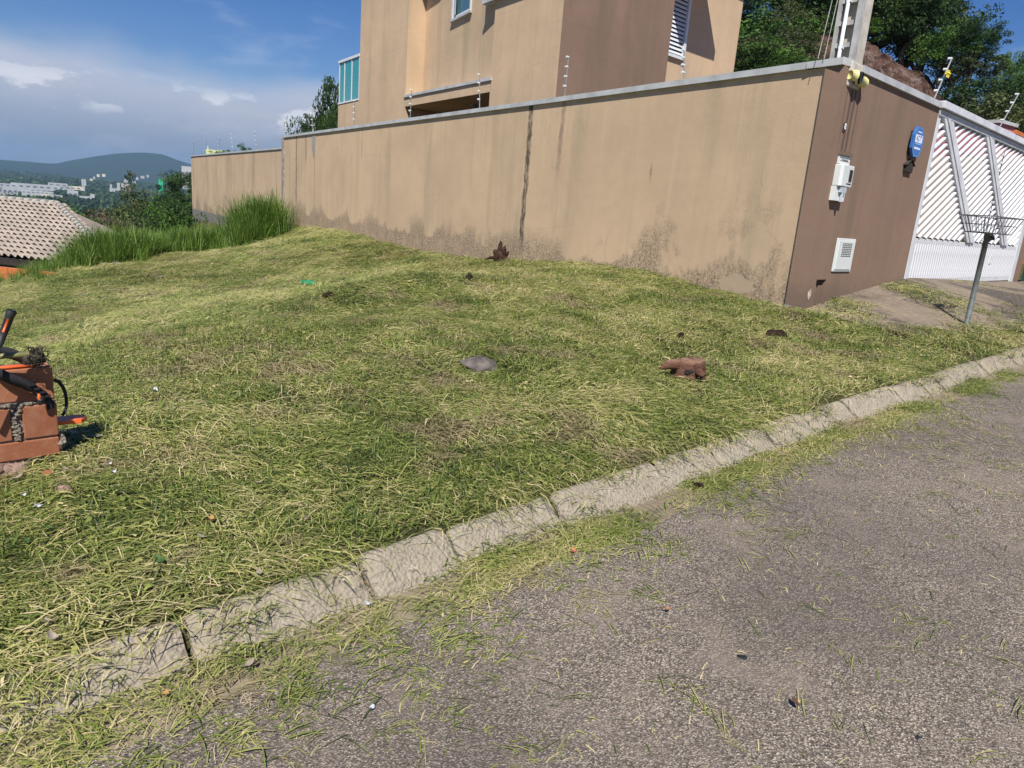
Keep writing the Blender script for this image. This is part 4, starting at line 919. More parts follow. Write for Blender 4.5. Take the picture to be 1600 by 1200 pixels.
# hillside
HG = 'trees on the hillside above the red cut'
hr = random.Random(21); descr = ['dark', 'mid green', 'olive', 'dense dark']; pos_w = ['behind the house edge', 'left of the pole', 'just behind the pole', 'right of the pole', 'above the red cut', 'at the right end of the red cut', 'over the gate']
HTs = [(1185,20,50,9,8,'mid',0,'mid green tree right behind the house corner'),(1215,-40,56,13,9,'dark',1,'tall dark tree left of the pole, highest behind the house corner'),(1243,10,50,8,4.6,'olive',2,'olive tree between house corner and red cut'),
(1205,62,43,6,5.5,'mid',1,'green shrubby tree just above the wall coping by the house'),(1232,45,45,7,4.0,'olive',0,'olive shrubby tree above the coping left of the cut'),(1180,75,42,5,4.5,'dark',2,'low dark tree against the house corner'),
(1290,-50,54,11,8,'dark',0,'dark tree standing left of the concrete pole on the hill'),(1335,-75,56,13,8,'mid',2,'tall green tree directly behind the concrete pole'),(1392,-62,55,13,8,'dark',1,'tall dark tree right of the pole above the cut'),
(1430,-15,52,6,4.5,'dark',2,'dense dark tree overhanging the red cut'),(1435,-45,54,14,7,'olive',0,'tall open tree with visible trunk above the cut'),(1468,-30,52,13,5.0,'dark',1,'dark leaning tree near the right end of the hill top'),
(1500,45,50,8,4.0,'mid',0,'green tree with sky behind at the right shoulder of the hill'),(1530,34,49,9,3.0,'dark',2,'dark tree with rounded top jutting into the sky'),(1520,70,50,5,4.2,'olive',1,'olive tree low on the shoulder, above the fence rod'),
(1545,118,46,6,4.6,'dark',0,'dark tree low on the right slope behind the rod'),(1565,150,45,6,4.4,'olive',2,'olive tree on the right slope over the gate'),(1578,140,52,7,4.4,'dark',1,'dark tree over the pink building'),
(1592,72,60,11,2.2,'mid',0,'slim tree tip pointing up at the right edge'),(1622,120,58,9,5,'dark',2,'dark tree at the right edge of the photo'),(1600,150,44,7,6,'olive',0,'low olive tree at the right edge above the orange building'),
(1265,85,42,3,3.2,'mid',1,'low green bush at the left foot of the red cut'),(1300,88,40,2.2,2.0,'olive',0,'small olive bush on the coping line at the pole'),(1475,190,42,2.4,2.2,'olive',1,'small bush at the foot of the cut above the coping'),
(1320,22,51,4,4.5,'mid',0,'green bush crowning the cut beside the pole')]
for a_ in HTs: tree_px(*a_, group=HG, ch=(a_[3]*.27 if a_[3] >= 10 else min(a_[3]*.34, a_[4]*.42)))
# woods in the valley: one mass of crowns nobody could count
V = []; cols = []; wr = np.random.default_rng(3)
def wood(nn, r0, r1, az0, az1, hh, ww, thr=None):
    for i in range(nn):
        r_ = math.exp(wr.uniform(math.log(r0), math.log(r1))); a_ = wr.uniform(az0, az1); x, y = r_*math.sin(rad(a_)), r_*math.cos(rad(a_))
        if fbm(x, y, 1/(60+r_*.08), 4) < (.50 if thr is None else thr) and r_ > 150: continue
        z = float(valley_h(np.array([a_]), np.array([r_]), np.array([x]), np.array([y]))[0]); s = wr.uniform(.7, 1.3)
        k = 26; th = wr.normal(size=(k, 3)); th /= np.linalg.norm(th, axis=1)[:, None]; th[:, 2] = np.abs(th[:, 2])
        c0_ = wr.uniform(.1, .7)
        P = th*np.array([ww*.5, ww*.5, hh*.8])*s+np.array([x, y, z+.2*hh]); u = wr.normal(size=(k, 3)); w_ = np.cross(u, wr.normal(size=(k, 3))); u /= np.linalg.norm(u, axis=1)[:, None]; w_ /= np.linalg.norm(w_, axis=1)[:, None]
        lf = ww*.20; V.append(np.stack([P-u*lf, P+w_*lf*.7, P+u*lf, P-w_*lf*.7], 1).reshape(-1, 3)); cols.append(np.repeat(np.clip(c0_+wr.normal(0, .12, k), 0, 1), 4))
wood(2600, 110, 400, -42, -18, 7, 7, .38); wood(3800, 400, 2600, -42, -18, 12, 15); wood(9500, 1500, 4600, -39, -18, 17, 28, .42)
V = np.concatenate(V); o = bpy.data.objects.new('woods', fastmesh('woods', V, np.arange(len(V)).reshape(-1, 4), M['leaf_dark'], False, np.concatenate(cols))); link(o)
tag(o, 'dark mass of distant woods filling the valley below the roof', 'woods', kind='stuff')

# ------------------------------------------------------------------ distant buildings
def far_box(par, u0, u1, vt, vb, d, depth, mat, name, win=0):
    p = at_d((u0+u1)/2, vb, d); q = at_d((u0+u1)/2, vt, d); w = (u1-u0)/F*d*1.0; az = math.atan2(p[0], p[1])
    o = MB().box((-w/2, 0, -8), (w/2, depth, q[2]-p[2])).build(name, mat, par, loc=(p[0]-par.location.x, p[1]-par.location.y, p[2]-par.location.z), rz=-az)
    hgt = q[2]-p[2]
    if win:
        mb = MB()
        for i in range(win): x0 = -w/2+w*(i+.25)/win; mb.box((x0, -.4, hgt*.35), (x0+w*.5/win, -.05, hgt*.62))
        mb.build('window_band', M['bwin'], o)
    return o
def far(name, u, v, d, label, cat='building'): p = at_d(u, v, d); return empty(name, p[0], p[1], p[2], 0, label=label, cat=cat)
D_ = 2100
e = far('factory', 90, 296, D_, 'long white factory with stepped roofs in the valley on the left')
for u0, u1, vt, vb, m_, w_ in [(33,98,289,296,'bwhite',9),(80,101,286.5,291,'bwhite',3),(98,122,291,296,'bgrey',4),(106,128,291.5,299,'bcream',0),(55,90,297,300,'bgrey',6)]: far_box(e, u0, u1, vt, vb, D_, 40, M[m_], 'hall', w_)
e = far('warehouse', 60, 303, 1750, 'low white warehouse row in front of the long factory')
for u0, u1, vt, vb, m_, w_ in [(42,76,299.5,302.5,'bwhite',7),(50,82,302.5,306,'bcream',0),(108,120,298.5,308,'bwhite',2)]: far_box(e, u0, u1, vt, vb, 1750, 25, M[m_], 'hall', w_)
e = far('warehouse', 100, 308, 1650, 'small white sheds just above the roof ridge')
for u0, u1, vt, vb, m_ in [(82,95,305,308,'bwhite'),(88,108,309,311,'bgrey'),(127,143,307,309,'bwhite'),(142,147,303.5,306,'bwhite')]: far_box(e, u0, u1, vt, vb, 1650, 15, M[m_], 'shed')
e = far('water_tower', 131, 292, 2050, 'slim white water tower at the right end of the factory', 'water tower')
for u0, u1, vt, vb, n_ in [(129.6,132.2,283,293,'shaft'),(128.3,133.5,280,284.5,'tank')]: far_box(e, u0, u1, vt, vb, 2050, 5, M['bwhite'], n_)
e = far('factory', 8, 296, 1900, 'white and grey industrial block at the left edge in the valley')
for u0, u1, vt, vb, m_, w_ in [(-12,18,286.5,291,'bwhite',5),(-12,20,292,303,'bgrey',6),(8,19,294,306,'bwhite',3),(-5,2,298,303,'bwhite',0)]: far_box(e, u0, u1, vt, vb, 1900, 20, M[m_], 'hall', w_)
e = far('silo_plant', 185, 296, 2300, 'white silos and orange fronted plant in the middle of the valley')
for u0, u1, vt, vb, m_ in [(184,191,286,293,'bwhite'),(193,202,287.5,294,'bwhite'),(197,200.5,289,296,'maroon'),(172.5,175,288,297,'bwhite'),(173,185,294.5,298,'bwhite')]: far_box(e, u0, u1, vt, vb, 2300, 12, M[m_], 'silo')
e = far('green_tower', 251, 288, 1500, 'bright green tower above the dark trees on the left', 'tower'); far_box(e, 248.7, 254.3, 279.5, 296, 1500, 7, M['bgreen'], 'tower')
e = far('white_tower', 295, 266, 900, 'pale tower block just left of the lower wall end', 'tower'); far_box(e, 286, 299, 260, 284, 900, 12, M['bwhite'], 'tower', 3)
e = far('yellow_building', 345, 245, 120, 'pale yellow building top showing over the lower wall', 'building'); far_box(e, 325, 351, 234.5, 246, 120, 8, M['byellow'], 'block'); far_box(e, 324.4, 325.4, 228, 240, 121, .4, M['byellow'], 'mast')
fr = random.Random(9); ORD = 'first second third fourth fifth sixth seventh eighth ninth tenth eleventh twelfth'.split()
for k, u in enumerate(sorted(fr.uniform(140, 285) for _ in range(12))):
    v = fr.uniform(272, 284)+.02*u-3; d = 3400
    e = far('far_house', u, v, d, ORD[k]+' from the left of the scattered pale houses below the mountain', 'house'); e['group'] = 'scattered far houses below the mountain'
    far_box(e, u, u+fr.uniform(1.5, 5), v-1.2, v, d, 10, M[fr.choice(['bwhite','bgrey','bcream'])], 'block')

# ------------------------------------------------------------------ brick stub with its load
sp = at_d(95, 712, 4.3); sz = gz1(sp[0], sp[1])
st = empty('brick_stub', sp[0], sp[1], sz, ROT2, label='unfinished orange hollow brick wall stub at the left edge of the lot', cat='brick wall')
TOPZ = .50
def brick(x0, x1, z0, z1, dy=0, tl=0):
    q = random.Random(int(x0*1000+z0*77)); o = MB().box((x0, -.0+dy, z0), (x1, .14+dy, z1)).build('brick', M['brick'], st); bevel(o, .006, 2); o.rotation_euler = (q.uniform(-.01,.01), 0, tl); return o
b1, b2 = .0, .005
brick(-.30, 0, .02, .118); brick(-.64, -.315, .02, .118); brick(-.98, -.655, .02, .118)
brick(-.155, 0, .128, .305); brick(-.52, -.205, .128, .30); brick(-.86, -.54, .128, .30)
brick(-.31, -.005, .330, .50, .004); brick(-.655, -.325, .330, .495); brick(-1.0, -.67, .330, .5)
MB().box((-1.0, .012, .0), (-.006, .128, .493)).build('mortar_core', M['mortar'], st)
mb = MB(); q = random.Random(2)
for i in range(70): x_ = -1+i*.0143; mb.ball((x_, .006+q.uniform(-.004,.008), .317+q.uniform(-.006,.004)), (.012,.010,.010), .4, 6, 4, i)
for i in range(20): mb.ball((-.18+q.uniform(-.015,.015), .004, .13+i*.009), (.015,.012,.009), .4, 6, 4, i+99)
mb.build('mortar_bead', M['mortar'], st)
mb = MB()
for i in range(16): mb.ball((-.98+i*.052, -.02+q.uniform(-.02,.01), .0+q.uniform(-.02,.015)-.01*(i>10)), (.06,.05,.05*q.uniform(.6,1.2)), .25, 8, 6, i)
mb.build('plaster_lump', M['plaster'], st, True)
mb = MB().ball((.005,.06,.08), (.03,.07,.05), .3, 8, 6, 4); mb.build('mortar_lump', M['mortar'], st)
# strap harness
def ribbon(path, wdir, w, th=.004):
    mb = MB(); n = len(path); W_ = [Vector(q) for q in wdir] if isinstance(wdir[0], (tuple, list)) else [Vector(wdir)]*n
    for i, p in enumerate(path):
        p = Vector(p); t_ = (Vector(path[min(i+1, n-1)])-Vector(path[max(i-1, 0)])).normalized(); wv_ = W_[i].normalized()*w/2; nn_ = t_.cross(wv_).normalized()*th
        mb.v += [tuple(p-wv_-nn_), tuple(p+wv_-nn_), tuple(p+wv_+nn_), tuple(p-wv_+nn_)]
    for i in range(n-1):
        for k in range(4): mb.f.append((i*4+k, i*4+(k+1)%4, i*4+4+(k+1)%4, i*4+4+k))
    mb.f += [(0,3,2,1), (n*4-4, n*4-3, n*4-2, n*4-1)]; return mb
def smooth(P, n=6):
    P = [Vector(p) for p in P]; out = []
    for i in range(len(P)-1):
        a_, b_, c_, d_ = P[max(i-1,0)], P[i], P[i+1], P[min(i+2, len(P)-1)]
        for k in range(n):
            u = k/n; out.append(tuple(.5*((2*b_)+(c_-a_)*u+(2*a_-5*b_+4*c_-d_)*u*u+(3*b_-a_-3*c_+d_)*u**3)))
    out.append(tuple(P[-1])); return out
stx, sty = T2W(0, 0)-C, 0
hs_ = empty('harness_strap', sp[0], sp[1], sz, ROT2, label='wide black harness strap looped over the top of the brick stub', cat='strap')
ribbon(smooth([(-.10,.03,.53),(-.17,.05,.575),(-.25,.04,.59),(-.285,-.01,.565),(-.26,-.045,.52),(-.20,-.06,.475),(-.13,-.05,.43),(-.09,-.04,.395)]), (0,-.25,1), .06).build('padded_loop', M['strap'], hs_, True)
ribbon(smooth([(-.12,-.045,.43),(-.085,-.04,.40),(-.055,-.03,.365),(-.035,-.025,.32),(-.032,-.02,.285)]), (1,0,.3), .032, .006).build('webbing', M['strap'], hs_, True)
mb = MB()
for k in range(4): mb.box((-.125+k*.022,-.062,.425-k*.022), (-.10+k*.022,-.04,.435-k*.022))
mb.ball((-.075,-.045,.345), (.02,.015,.03), .2, 8, 6, 1); mb.build('buckle', M['black'], hs_)
MB().ball((-.083,-.052,.36), (.008,.008,.020), .1, 8, 6, 2).build('orange_clip', M['orange'], hs_)
ribbon(smooth([(.0,.05,.42),(.03,.08,.40),(.055,.09,.35),(.06,.08,.28),(.045,.06,.235),(.03,.05,.22)]), (.3,1,0), .02, .007).build('side_strap', M['strap'], hs_, True)
ribbon([(-.40,.05,.508),(-.2,.045,.51),(-.06,.05,.512)], (0,1,0), .05, .006).build('orange_pad', M['orange'], hs_, True)
og = empty('orange_guard', *(np.array(T2W(0,0))*0+np.array([sp[0]+.10*D2[0]-N2[0]*.12, sp[1]+.10*D2[1]-N2[1]*.12])), sz+.16, ROT2, label='flat orange plastic guard sticking out behind the brick stub', cat='tool guard')
mb = MB(); mb.prism([(-.10,-.05),(.02,-.06),(.055,-.02),(.05,.03),(.0,.05),(-.10,.05)], .0, .02); mb.build('guard', M['orange'], og)
bc = empty('brush_cutter', sp[0], sp[1], sz, ROT2, label='brush cutter with black grip and olive shaft lying on the brick stub', cat='brush cutter')
def loc_in(u, v, d):
    p = at_d(u, v, d); w = p[:2]-sp[:2]; return (float(w@D2), float(w@(-N2)), float(p[2]-sz))
g0, g1 = loc_in(0, 536, 4.15), loc_in(19, 484, 4.15); g00 = loc_in(-40, 640, 4.2)
dv = Vector(g1)-Vector(g0)
MB().tube([tuple(Vector(g0)-dv*.1), tuple(Vector(g0)+dv*.4), tuple(Vector(g0)+dv*.8), tuple(Vector(g1)-dv*.06), g1], [.015,.018,.019,.024,.018], 12).build('handle_grip', M['black'], bc, True)
MB().tube([tuple(Vector(g0)-dv*2.0), tuple(Vector(g0)-dv*.1)], .010, 10).build('handle_tube', M['steel'], bc, True)
MB().tube([tuple(Vector(g0)+dv*.35+Vector((-.006,-.014,0))), tuple(Vector(g0)+dv*.75+Vector((-.004,-.016,0)))], .006, 6).build('throttle_button', M['orange'], bc, True)
s0, s1 = loc_in(-60, 562, 4.2), loc_in(46, 553, 4.2)
MB().tube([s0, s1], .014, 12).build('shaft', M['sheath'], bc, True)
hd = Vector(loc_in(55, 558, 4.2)); mb = MB().ball(tuple(hd), (.045,.035,.035), .35, 9, 7, 8)
q = random.Random(4)
for k in range(60):
    a_ = Vector((q.uniform(-1,1), q.uniform(-1,1), q.uniform(-1,1))).normalized(); b_ = Vector((q.uniform(-1,1), q.uniform(-1,1), q.uniform(-.5,1))).normalized()
    mb.tube([tuple(hd+a_*.035), tuple(hd+(a_+b_*.7).normalized()*.055), tuple(hd+(a_+b_*1.5).normalized()*.07)], [.003,.0025,.001], 4)
mb.build('cutting_head', simple('grass_clogged_head', (.05,.042,.03), .9, .5, 30), bc)

# ------------------------------------------------------------------ things lying in the grass
def ground_px(u, v, lift=0):
    z = .2
    for i in range(30):
        p = at_z(u, v, z); z = .6*z+.4*gz1(p[0], p[1])
    return p[0], p[1], gz1(p[0], p[1])+lift
def road_px(u, v, lift=.01): p = onroad(u, v, 0); return p[0], p[1], p[2]+lift
x, y, z = ground_px(487, 449); 
e = empty('bottle', x, y, z+.05, rad(-14), label='green plastic bottle lying in the cut grass near the middle left', cat='bottle')
MB().tube([(-.20,0,.03),(-.19,0,.03),(-.04,0,.03),(.02,0,.025),(.09,0,.02),(.15,0,.015),(.16,0,.015)], [.02,.052,.052,.05,.03,.017,.017], 14).build('body', M['bottle'], e, True)
MB().tube([(.16,0,.015),(.19,0,.014)], .020, 12).build('cap', simple('green_cap', (.02,.25,.10), .5), e, True)
def lump(name, u, v, r, mat, label, cat, seed, jit=.25, lift=0, nu=14, nv=9):
    x, y, z = ground_px(u, v); e = empty(name, x, y, z, ROT2*0, label=label, cat=cat); o = MB().ball((0,0,r[2]*.45+lift), r, jit, nu, nv, seed).build(name+'_body' if False else 'body', M[mat], e, True)
    s_ = o.modifiers.new('sub', 'SUBSURF'); s_.levels = s_.render_levels = 1; return e
lump('stone', 748, 578, (.15,.13,.075), 'stone', 'flat grey stone half sunk in the cut grass at the centre', 'stone', 3)
lump('soil_clod', 515, 467, (.09,.08,.05), 'clod', 'dark clod of earth below the green bottle', 'clod', 5, .4)
lump('soil_clod', 1212, 528, (.13,.08,.06), 'clod', 'dark clod of earth in the grass toward the brown wall corner', 'clod', 6, .45)
lump('soil_clod', 1063, 530, (.045,.04,.05), 'clod', 'small dark clod above the cut tree stump', 'clod', 7, .45)
lump('soil_clod', 733, 440, (.05,.05,.08), 'clod', 'small dark clod between bottle and dead stump', 'clod', 8, .4)
#lump('dry_tuft', 432, 382, (.45,.4,.22), 'leaf_dry', 'brown dried tuft at the foot of the grassy mound', 'tuft', 9, .4)
# cut stump
x, y, z = ground_px(1074, 590)
e = empty('tree_stump', x, y, z+.05, .1, label='cut reddish tree stump with split top right of centre in the grass', cat='stump')
mb = MB(); n = 22; q = random.Random(3); rings = [(1.15,-.05),(1.05,.03),(.95,.075),(.88,.10),(.80,.108)]
for ri, (s_, zz) in enumerate(rings):
    for k in range(n):
        a_ = 2*math.pi*k/n; rr_ = (1+.15*math.sin(3*a_+1)+.12*math.sin(7*a_)+q.uniform(-.08,.08))*s_; mb.v.append((.125*rr_*math.cos(a_), .085*rr_*math.sin(a_), zz+.015*math.sin(2*a_)+q.uniform(-.006,.006)))
for ri in range(4):
    for k in range(n): mb.f.append((ri*n+k, ri*n+(k+1)%n, (ri+1)*n+(k+1)%n, (ri+1)*n+k))
mb.f.append(tuple(range(4*n, 5*n))); mb.build('trunk_base', M['wood'], e, True)
mb = MB().tube([(-.10,-.02,.06),(-.19,-.03,.055),(-.25,-.04,.02)], [.05,.04,.012], 9).tube([(.05,-.09,.03),(.09,-.14,.0)], [.04,.02], 8); mb.build('root', M['wood'], e, True)
MB().ball((-.03,-.10,.02), (.04,.015,.022), .3, 9, 6, 2).build('hollow', M['dark'], e)
# dead stump by the wall
x, y, z = ground_px(781, 410)
e = empty('dead_stump', x, y, z+.06, 0, label='dark rotten upright stump standing against the beige wall', cat='stump')
mb = MB(); mb.tube([(0,0,-.05),(0,0,.08),(.01,0,.2)], [.13,.12,.08], 9)
for dx, dy, h_, r_, lean in [(-.10,.0,.19,.055,-.03),(-.02,.03,.36,.05,.01),(.05,-.03,.27,.06,.03),(.11,.02,.17,.05,.05),(-.05,-.05,.13,.06,0)]:
    mb.tube([(dx*.4,dy,0),(dx*.8,dy,h_*.45),(dx+lean*.5,dy*1.3,h_*.8),(dx+lean,dy,h_)], [r_*1.5, r_*1.25, r_*.9, r_*.25], 6)
mb.tube([(-.05,0,.03),(-.20,-.05,.02),(-.30,-.05,-.02)], [.05,.03,.01], 6); mb.tube([(.06,-.02,.04),(.20,-.06,.0)], [.045,.015], 6)
mb.build('trunk', M['charred'], e)
# flat leaves and scraps
def leafthing(name, u, v, size, mat, label, cat, surf='g', lift=.03, seed=0, asp=.55, group=None, curl=.25):
    x, y, z = ground_px(u, v, lift) if surf == 'g' else road_px(u, v, lift)
    q = random.Random(seed+int(u)); size *= .72
    n = 7; mb = MB()
    for i in range(n):
        t_ = i/(n-1); wd_ = size*asp*math.sin(math.pi*(.06+.88*t_))**.8; zz = curl*size*(4*(t_-.5)**2)*.6
        for j in (-1, 0, 1): mb.v.append(((t_-.5)*size, j*wd_*.5, zz+(.12*size if j else 0)+q.uniform(-.04,.04)*size))
    for i in range(n-1):
        for j in range(2): mb.f.append((i*3+j, (i+1)*3+j, (i+1)*3+j+1, i*3+j+1))
    o = mb.build(name, M[mat], None, True, (x, y, z), q.uniform(0, 6.28)); o.rotation_euler[0] = q.uniform(-.3, .3); o.rotation_euler[1] = q.uniform(-.3, .1)
    return tag(o, label, cat, group)
LV = [('dry_leaf',103,744,.07,'dryleaf','curled grey dry leaf right below the brick stub'),('dry_leaf',152,692,.08,'dryleaf','tan dry leaf on the grass right of the brick stub'),('dry_leaf',30,757,.08,'dryleaf','pale dry leaf below the plaster lump of the stub'),
('dry_leaf',404,765,.06,'dryleaf','greyish leaf in the grass left of the kerb middle'),('dry_leaf',405,908,.055,'dryleaf','grey curled leaf at the grass edge above the buried kerb'),('dry_leaf',316,852,.06,'dryleaf','pale brown leaf in the lower left grass'),('dry_leaf',478,822,.045,'dryleaf','small grey leaf in the grass near the kerb'),
('green_leaf',78,838,.06,'greenleaf','broad green leaf in the lower left grass'),('green_leaf',250,890,.09,'greenleaf','dark green leaf cluster above the left kerb'),('green_leaf',42,858,.06,'greenleaf','green leaf at the lower left edge'),('dry_leaf',75,985,.05,'dryleaf','beige leaf on the left kerb remains'),
('dry_leaf',330,822,.06,'orleaf','long orange brown leaf in the lower left grass'),('dry_leaf',222,1001,.045,'dryleaf','grey leaf over the buried kerb at lower left')]
for i, (n_, u, v, s_, m_, lb) in enumerate(LV): leafthing(n_, u, v, s_, m_, lb, 'leaf', 'g', .035, i)
RV = [('orange_leaf',470,920,.07,'orleaf','orange leaf lying on the kerb left of the road'),('orange_leaf',482,936,.05,'orleaf','second orange leaf touching the kerb foot'),('red_leaf',578,926,.08,'redleaf','reddish brown leaf in the gutter'),('red_leaf',335,985,.05,'redleaf','small reddish leaf in the lower left gutter'),('red_leaf',895,870,.05,'redleaf','small red leaf on the clippings at the road edge'),
('red_leaf',1040,962,.04,'redleaf','tiny reddish leaf on the open asphalt'),('orange_leaf',258,1098,.05,'orleaf','orange sliver at the lower left road edge'),('dry_leaf',1240,1110,.05,'charred_l','dark dry leaf on the lower right asphalt'),('dry_leaf',390,1050,.06,'dryleaf','long pale leaf on the lower left asphalt edge'),('dry_leaf',268,1008,.07,'dryleaf','grey leaf in the lower left gutter'),('dry_leaf',285,838,.05,'dryleaf','pale leaf among lower left clippings')]
M['charred_l'] = simple('dark_leaf', (.08,.04,.025), .9)
for i, (n_, u, v, s_, m_, lb) in enumerate(RV): leafthing(n_, u, v, s_, m_, lb, 'leaf', 'r', .03, i+40)
SV = [('paper_scrap',242,620,.08,'paper','white paper scrap standing in the grass left of centre','g',.7),('paper_scrap',60,803,.05,'paper','pale blue white scrap in the lower left grass','g',.7),('paper_scrap',38,785,.03,'paper','tiny white scrap above the pale blue one','g',.7),('paper_scrap',178,748,.035,'paper','small white scrap right of the curled leaf','g',.7),('paper_scrap',172,735,.03,'paper','tiny bluish scrap near the brick stub','g',.7),('paper_scrap',1160,522,.05,'paper','small white speck in the grass near the corner','g',.7),
('paper_scrap',580,1116,.032,'paper','white scrap on the asphalt at the bottom','r',.8),('paper_scrap',575,952,.04,'paper','whitish scrap in the gutter below the red leaf','r',.8),('paper_scrap',180,1072,.06,'wrap','crumpled grey foil wrapper at the lower left','r',.9),('plastic_scrap',85,1012,.06,'dryleaf','pale flat scrap on the left kerb remains','g',.6)]
M['wrap'] = simple('grey_foil', (.25,.28,.32), .35, .3, 30, .6)
for i, (n_, u, v, s_, m_, lb, sf, asp) in enumerate(SV): leafthing(n_, u, v, s_, m_, lb, 'scrap', sf, .035 if sf == 'g' else .02, i+80, asp, None, .6)
def chunk(name, pos, r, mat, label, cat, seed): 
    e = MB().ball((0,0,r[2]*.5), r, .3, 8, 6, seed).build(name, M[mat], None, False, pos); return tag(e, label, cat)
chunk('brick_fragment', ground_px(102, 771, .01), (.045,.03,.02), 'plaster', 'pinkish brick fragment by the lower right corner of the stub', 'rubble', 3)
chunk('brick_fragment', ground_px(18, 740, .01), (.05,.03,.02), 'plaster', 'tan rubble piece below the brick stub at the left edge', 'rubble', 4)
chunk('brick_fragment', ground_px(75, 705+40, .01), (.03,.02,.015), 'brick', 'small orange brick chip at the foot of the stub', 'rubble', 5)
chunk('tar_lump', road_px(1160, 1030, .0), (.022,.02,.008), 'black', 'dark tar lump on the asphalt right of centre', 'tar lump', 6)
chunk('tar_lump', road_px(1435, 1155, .0), (.02,.016,.007), 'black', 'small dark tar lump near the lower right corner', 'tar lump', 7)
for i, (u, v, lb) in enumerate([(1092,762,'dark dirt clod in the gutter under the middle kerb'),(680,868,'dark seed head on the kerb face'),(250,435,'pale grey rubble heap far in the grass'),(130,465,'grey rubble piece on the far left grass')]):
    if i < 2: chunk('dirt_clod', road_px(u, v, .0), (.03,.025,.02), 'clod', lb, 'clod', 10+i)
    else: chunk('rubble_piece', ground_px(u, v, .0), (.14,.1,.05), 'stone', lb, 'rubble', 10+i)
# a stick
x, y, z = ground_px(200, 470, .03); x2, y2, z2 = ground_px(262, 462, .05)
tag(MB().tube([(0,0,0), ((x2-x)*.5, (y2-y)*.5, (z2-z)*.5+.03), (x2-x, y2-y, z2-z)], [.02,.016,.008], 6).build('stick', M['bark'], None, True, (x, y, z)), 'long brown stick lying in the far left grass', 'stick')

# ------------------------------------------------------------------ cut grass, clippings, tall grass (instanced by geometry nodes)
def blade_verts(r, n, R, lmin, lmax, wmin, wmax, tilt, comb, lift, stand=0., bend=.3):
    """n ribbons of 3 segments; returns V (n*8,3), F, c"""
    V = np.empty((n, 8, 3)); th = r.normal(0, comb, n)+np.where(r.random(n) < .5, 0, np.pi); ln = r.uniform(lmin, lmax, n); wd = r.uniform(wmin, wmax, n)
    cx, cy = r.normal(0, R*.5, n), r.normal(0, R*.5, n); cz = r.uniform(0, lift, n)**1.0
    el = np.abs(r.normal(0, tilt, n)) if stand == 0 else r.normal(stand, tilt, n)
    bd = r.normal(0, bend, n); x, y, z = cx.copy(), cy.copy(), cz.copy()
    dirx, diry = np.cos(th), np.sin(th)
    for k in range(4):
        t_ = k/3; w_ = wd*(1-t_**2*.85)*.5
        px_, py_ = -np.sin(th), np.cos(th); tw = r.normal(0, .25, n)
        V[:, k*2] = np.c_[x-px_*w_, y-py_*w_, z-w_*tw]; V[:, k*2+1] = np.c_[x+px_*w_, y+py_*w_, z+w_*tw]
        s = ln/3; x = x+np.cos(th)*np.cos(el)*s; y = y+np.sin(th)*np.cos(el)*s; z = np.maximum(z+np.sin(el)*s, -.01)
        th = th+bd*.5; el = el-(.45+abs(bd)*.3 if stand == 0 else .22)*(1 if stand == 0 else 1.0)*r.uniform(.5, 1.3, n)
    F_ = np.array([[0,1,3,2],[2,3,5,4],[4,5,7,6]]); Fq = (np.arange(n)[:, None, None]*8+F_[None]).reshape(-1, 4)
    return V.reshape(-1, 3), Fq
def clump(name, seed, mat, n, c_mean=.5, c_sd=.22, green=.0, **k):
    r = np.random.default_rng(seed); V, Fq = blade_verts(r, n, **k); c = np.clip(r.normal(c_mean, c_sd, n), 0, 1)
    return bpy.data.objects.new(name, fastmesh(name, V, Fq, mat, True, np.repeat(c, 8)))
def make_coll(name, objs):
    c = bpy.data.collections.new(name)
    for o in objs: c.objects.link(o)
    return c
def scatter(name, pts, rot, scl, idx, coll, label, cat):
    me = bpy.data.meshes.new(name); me.vertices.add(len(pts)); me.vertices.foreach_set('co', np.asarray(pts, np.float32).ravel())
    for nm, ty, arr, ke in (('rot', 'FLOAT_VECTOR', rot, 'vector'), ('scl', 'FLOAT_VECTOR', scl, 'vector'), ('idx', 'INT', idx, 'value')):
        at_ = me.attributes.new(nm, ty, 'POINT'); at_.data.foreach_set(ke, np.asarray(arr, np.int32 if ty == 'INT' else np.float32).ravel())
    o = bpy.data.objects.new(name, me); link(o)
    ng = bpy.data.node_groups.new(name, 'GeometryNodeTree'); ng.interface.new_socket('Geometry', in_out='INPUT', socket_type='NodeSocketGeometry'); ng.interface.new_socket('Geometry', in_out='OUTPUT', socket_type='NodeSocketGeometry')
    gi = ng.nodes.new('NodeGroupInput'); go = ng.nodes.new('NodeGroupOutput'); ip = ng.nodes.new('GeometryNodeInstanceOnPoints'); ci = ng.nodes.new('GeometryNodeCollectionInfo')
    ci.inputs['Collection'].default_value = coll; ci.inputs['Separate Children'].default_value = True; ci.inputs['Reset Children'].default_value = True
    def na(n_, t_):
        x = ng.nodes.new('GeometryNodeInputNamedAttribute'); x.data_type = t_; x.inputs['Name'].default_value = n_; return x.outputs['Attribute']
    ng.links.new(gi.outputs[0], ip.inputs['Points']); ng.links.new(ci.outputs[0], ip.inputs['Instance']); ip.inputs['Pick Instance'].default_value = True
    ng.links.new(na('idx', 'INT'), ip.inputs['Instance Index']); ng.links.new(na('rot', 'FLOAT_VECTOR'), ip.inputs['Rotation']); ng.links.new(na('scl', 'FLOAT_VECTOR'), ip.inputs['Scale'])
    ng.links.new(ip.outputs[0], go.inputs[0]); mo = o.modifiers.new('scatter', 'NODES'); mo.node_group = ng
    return tag(o, label, cat, kind='stuff')
ST = M['straw']
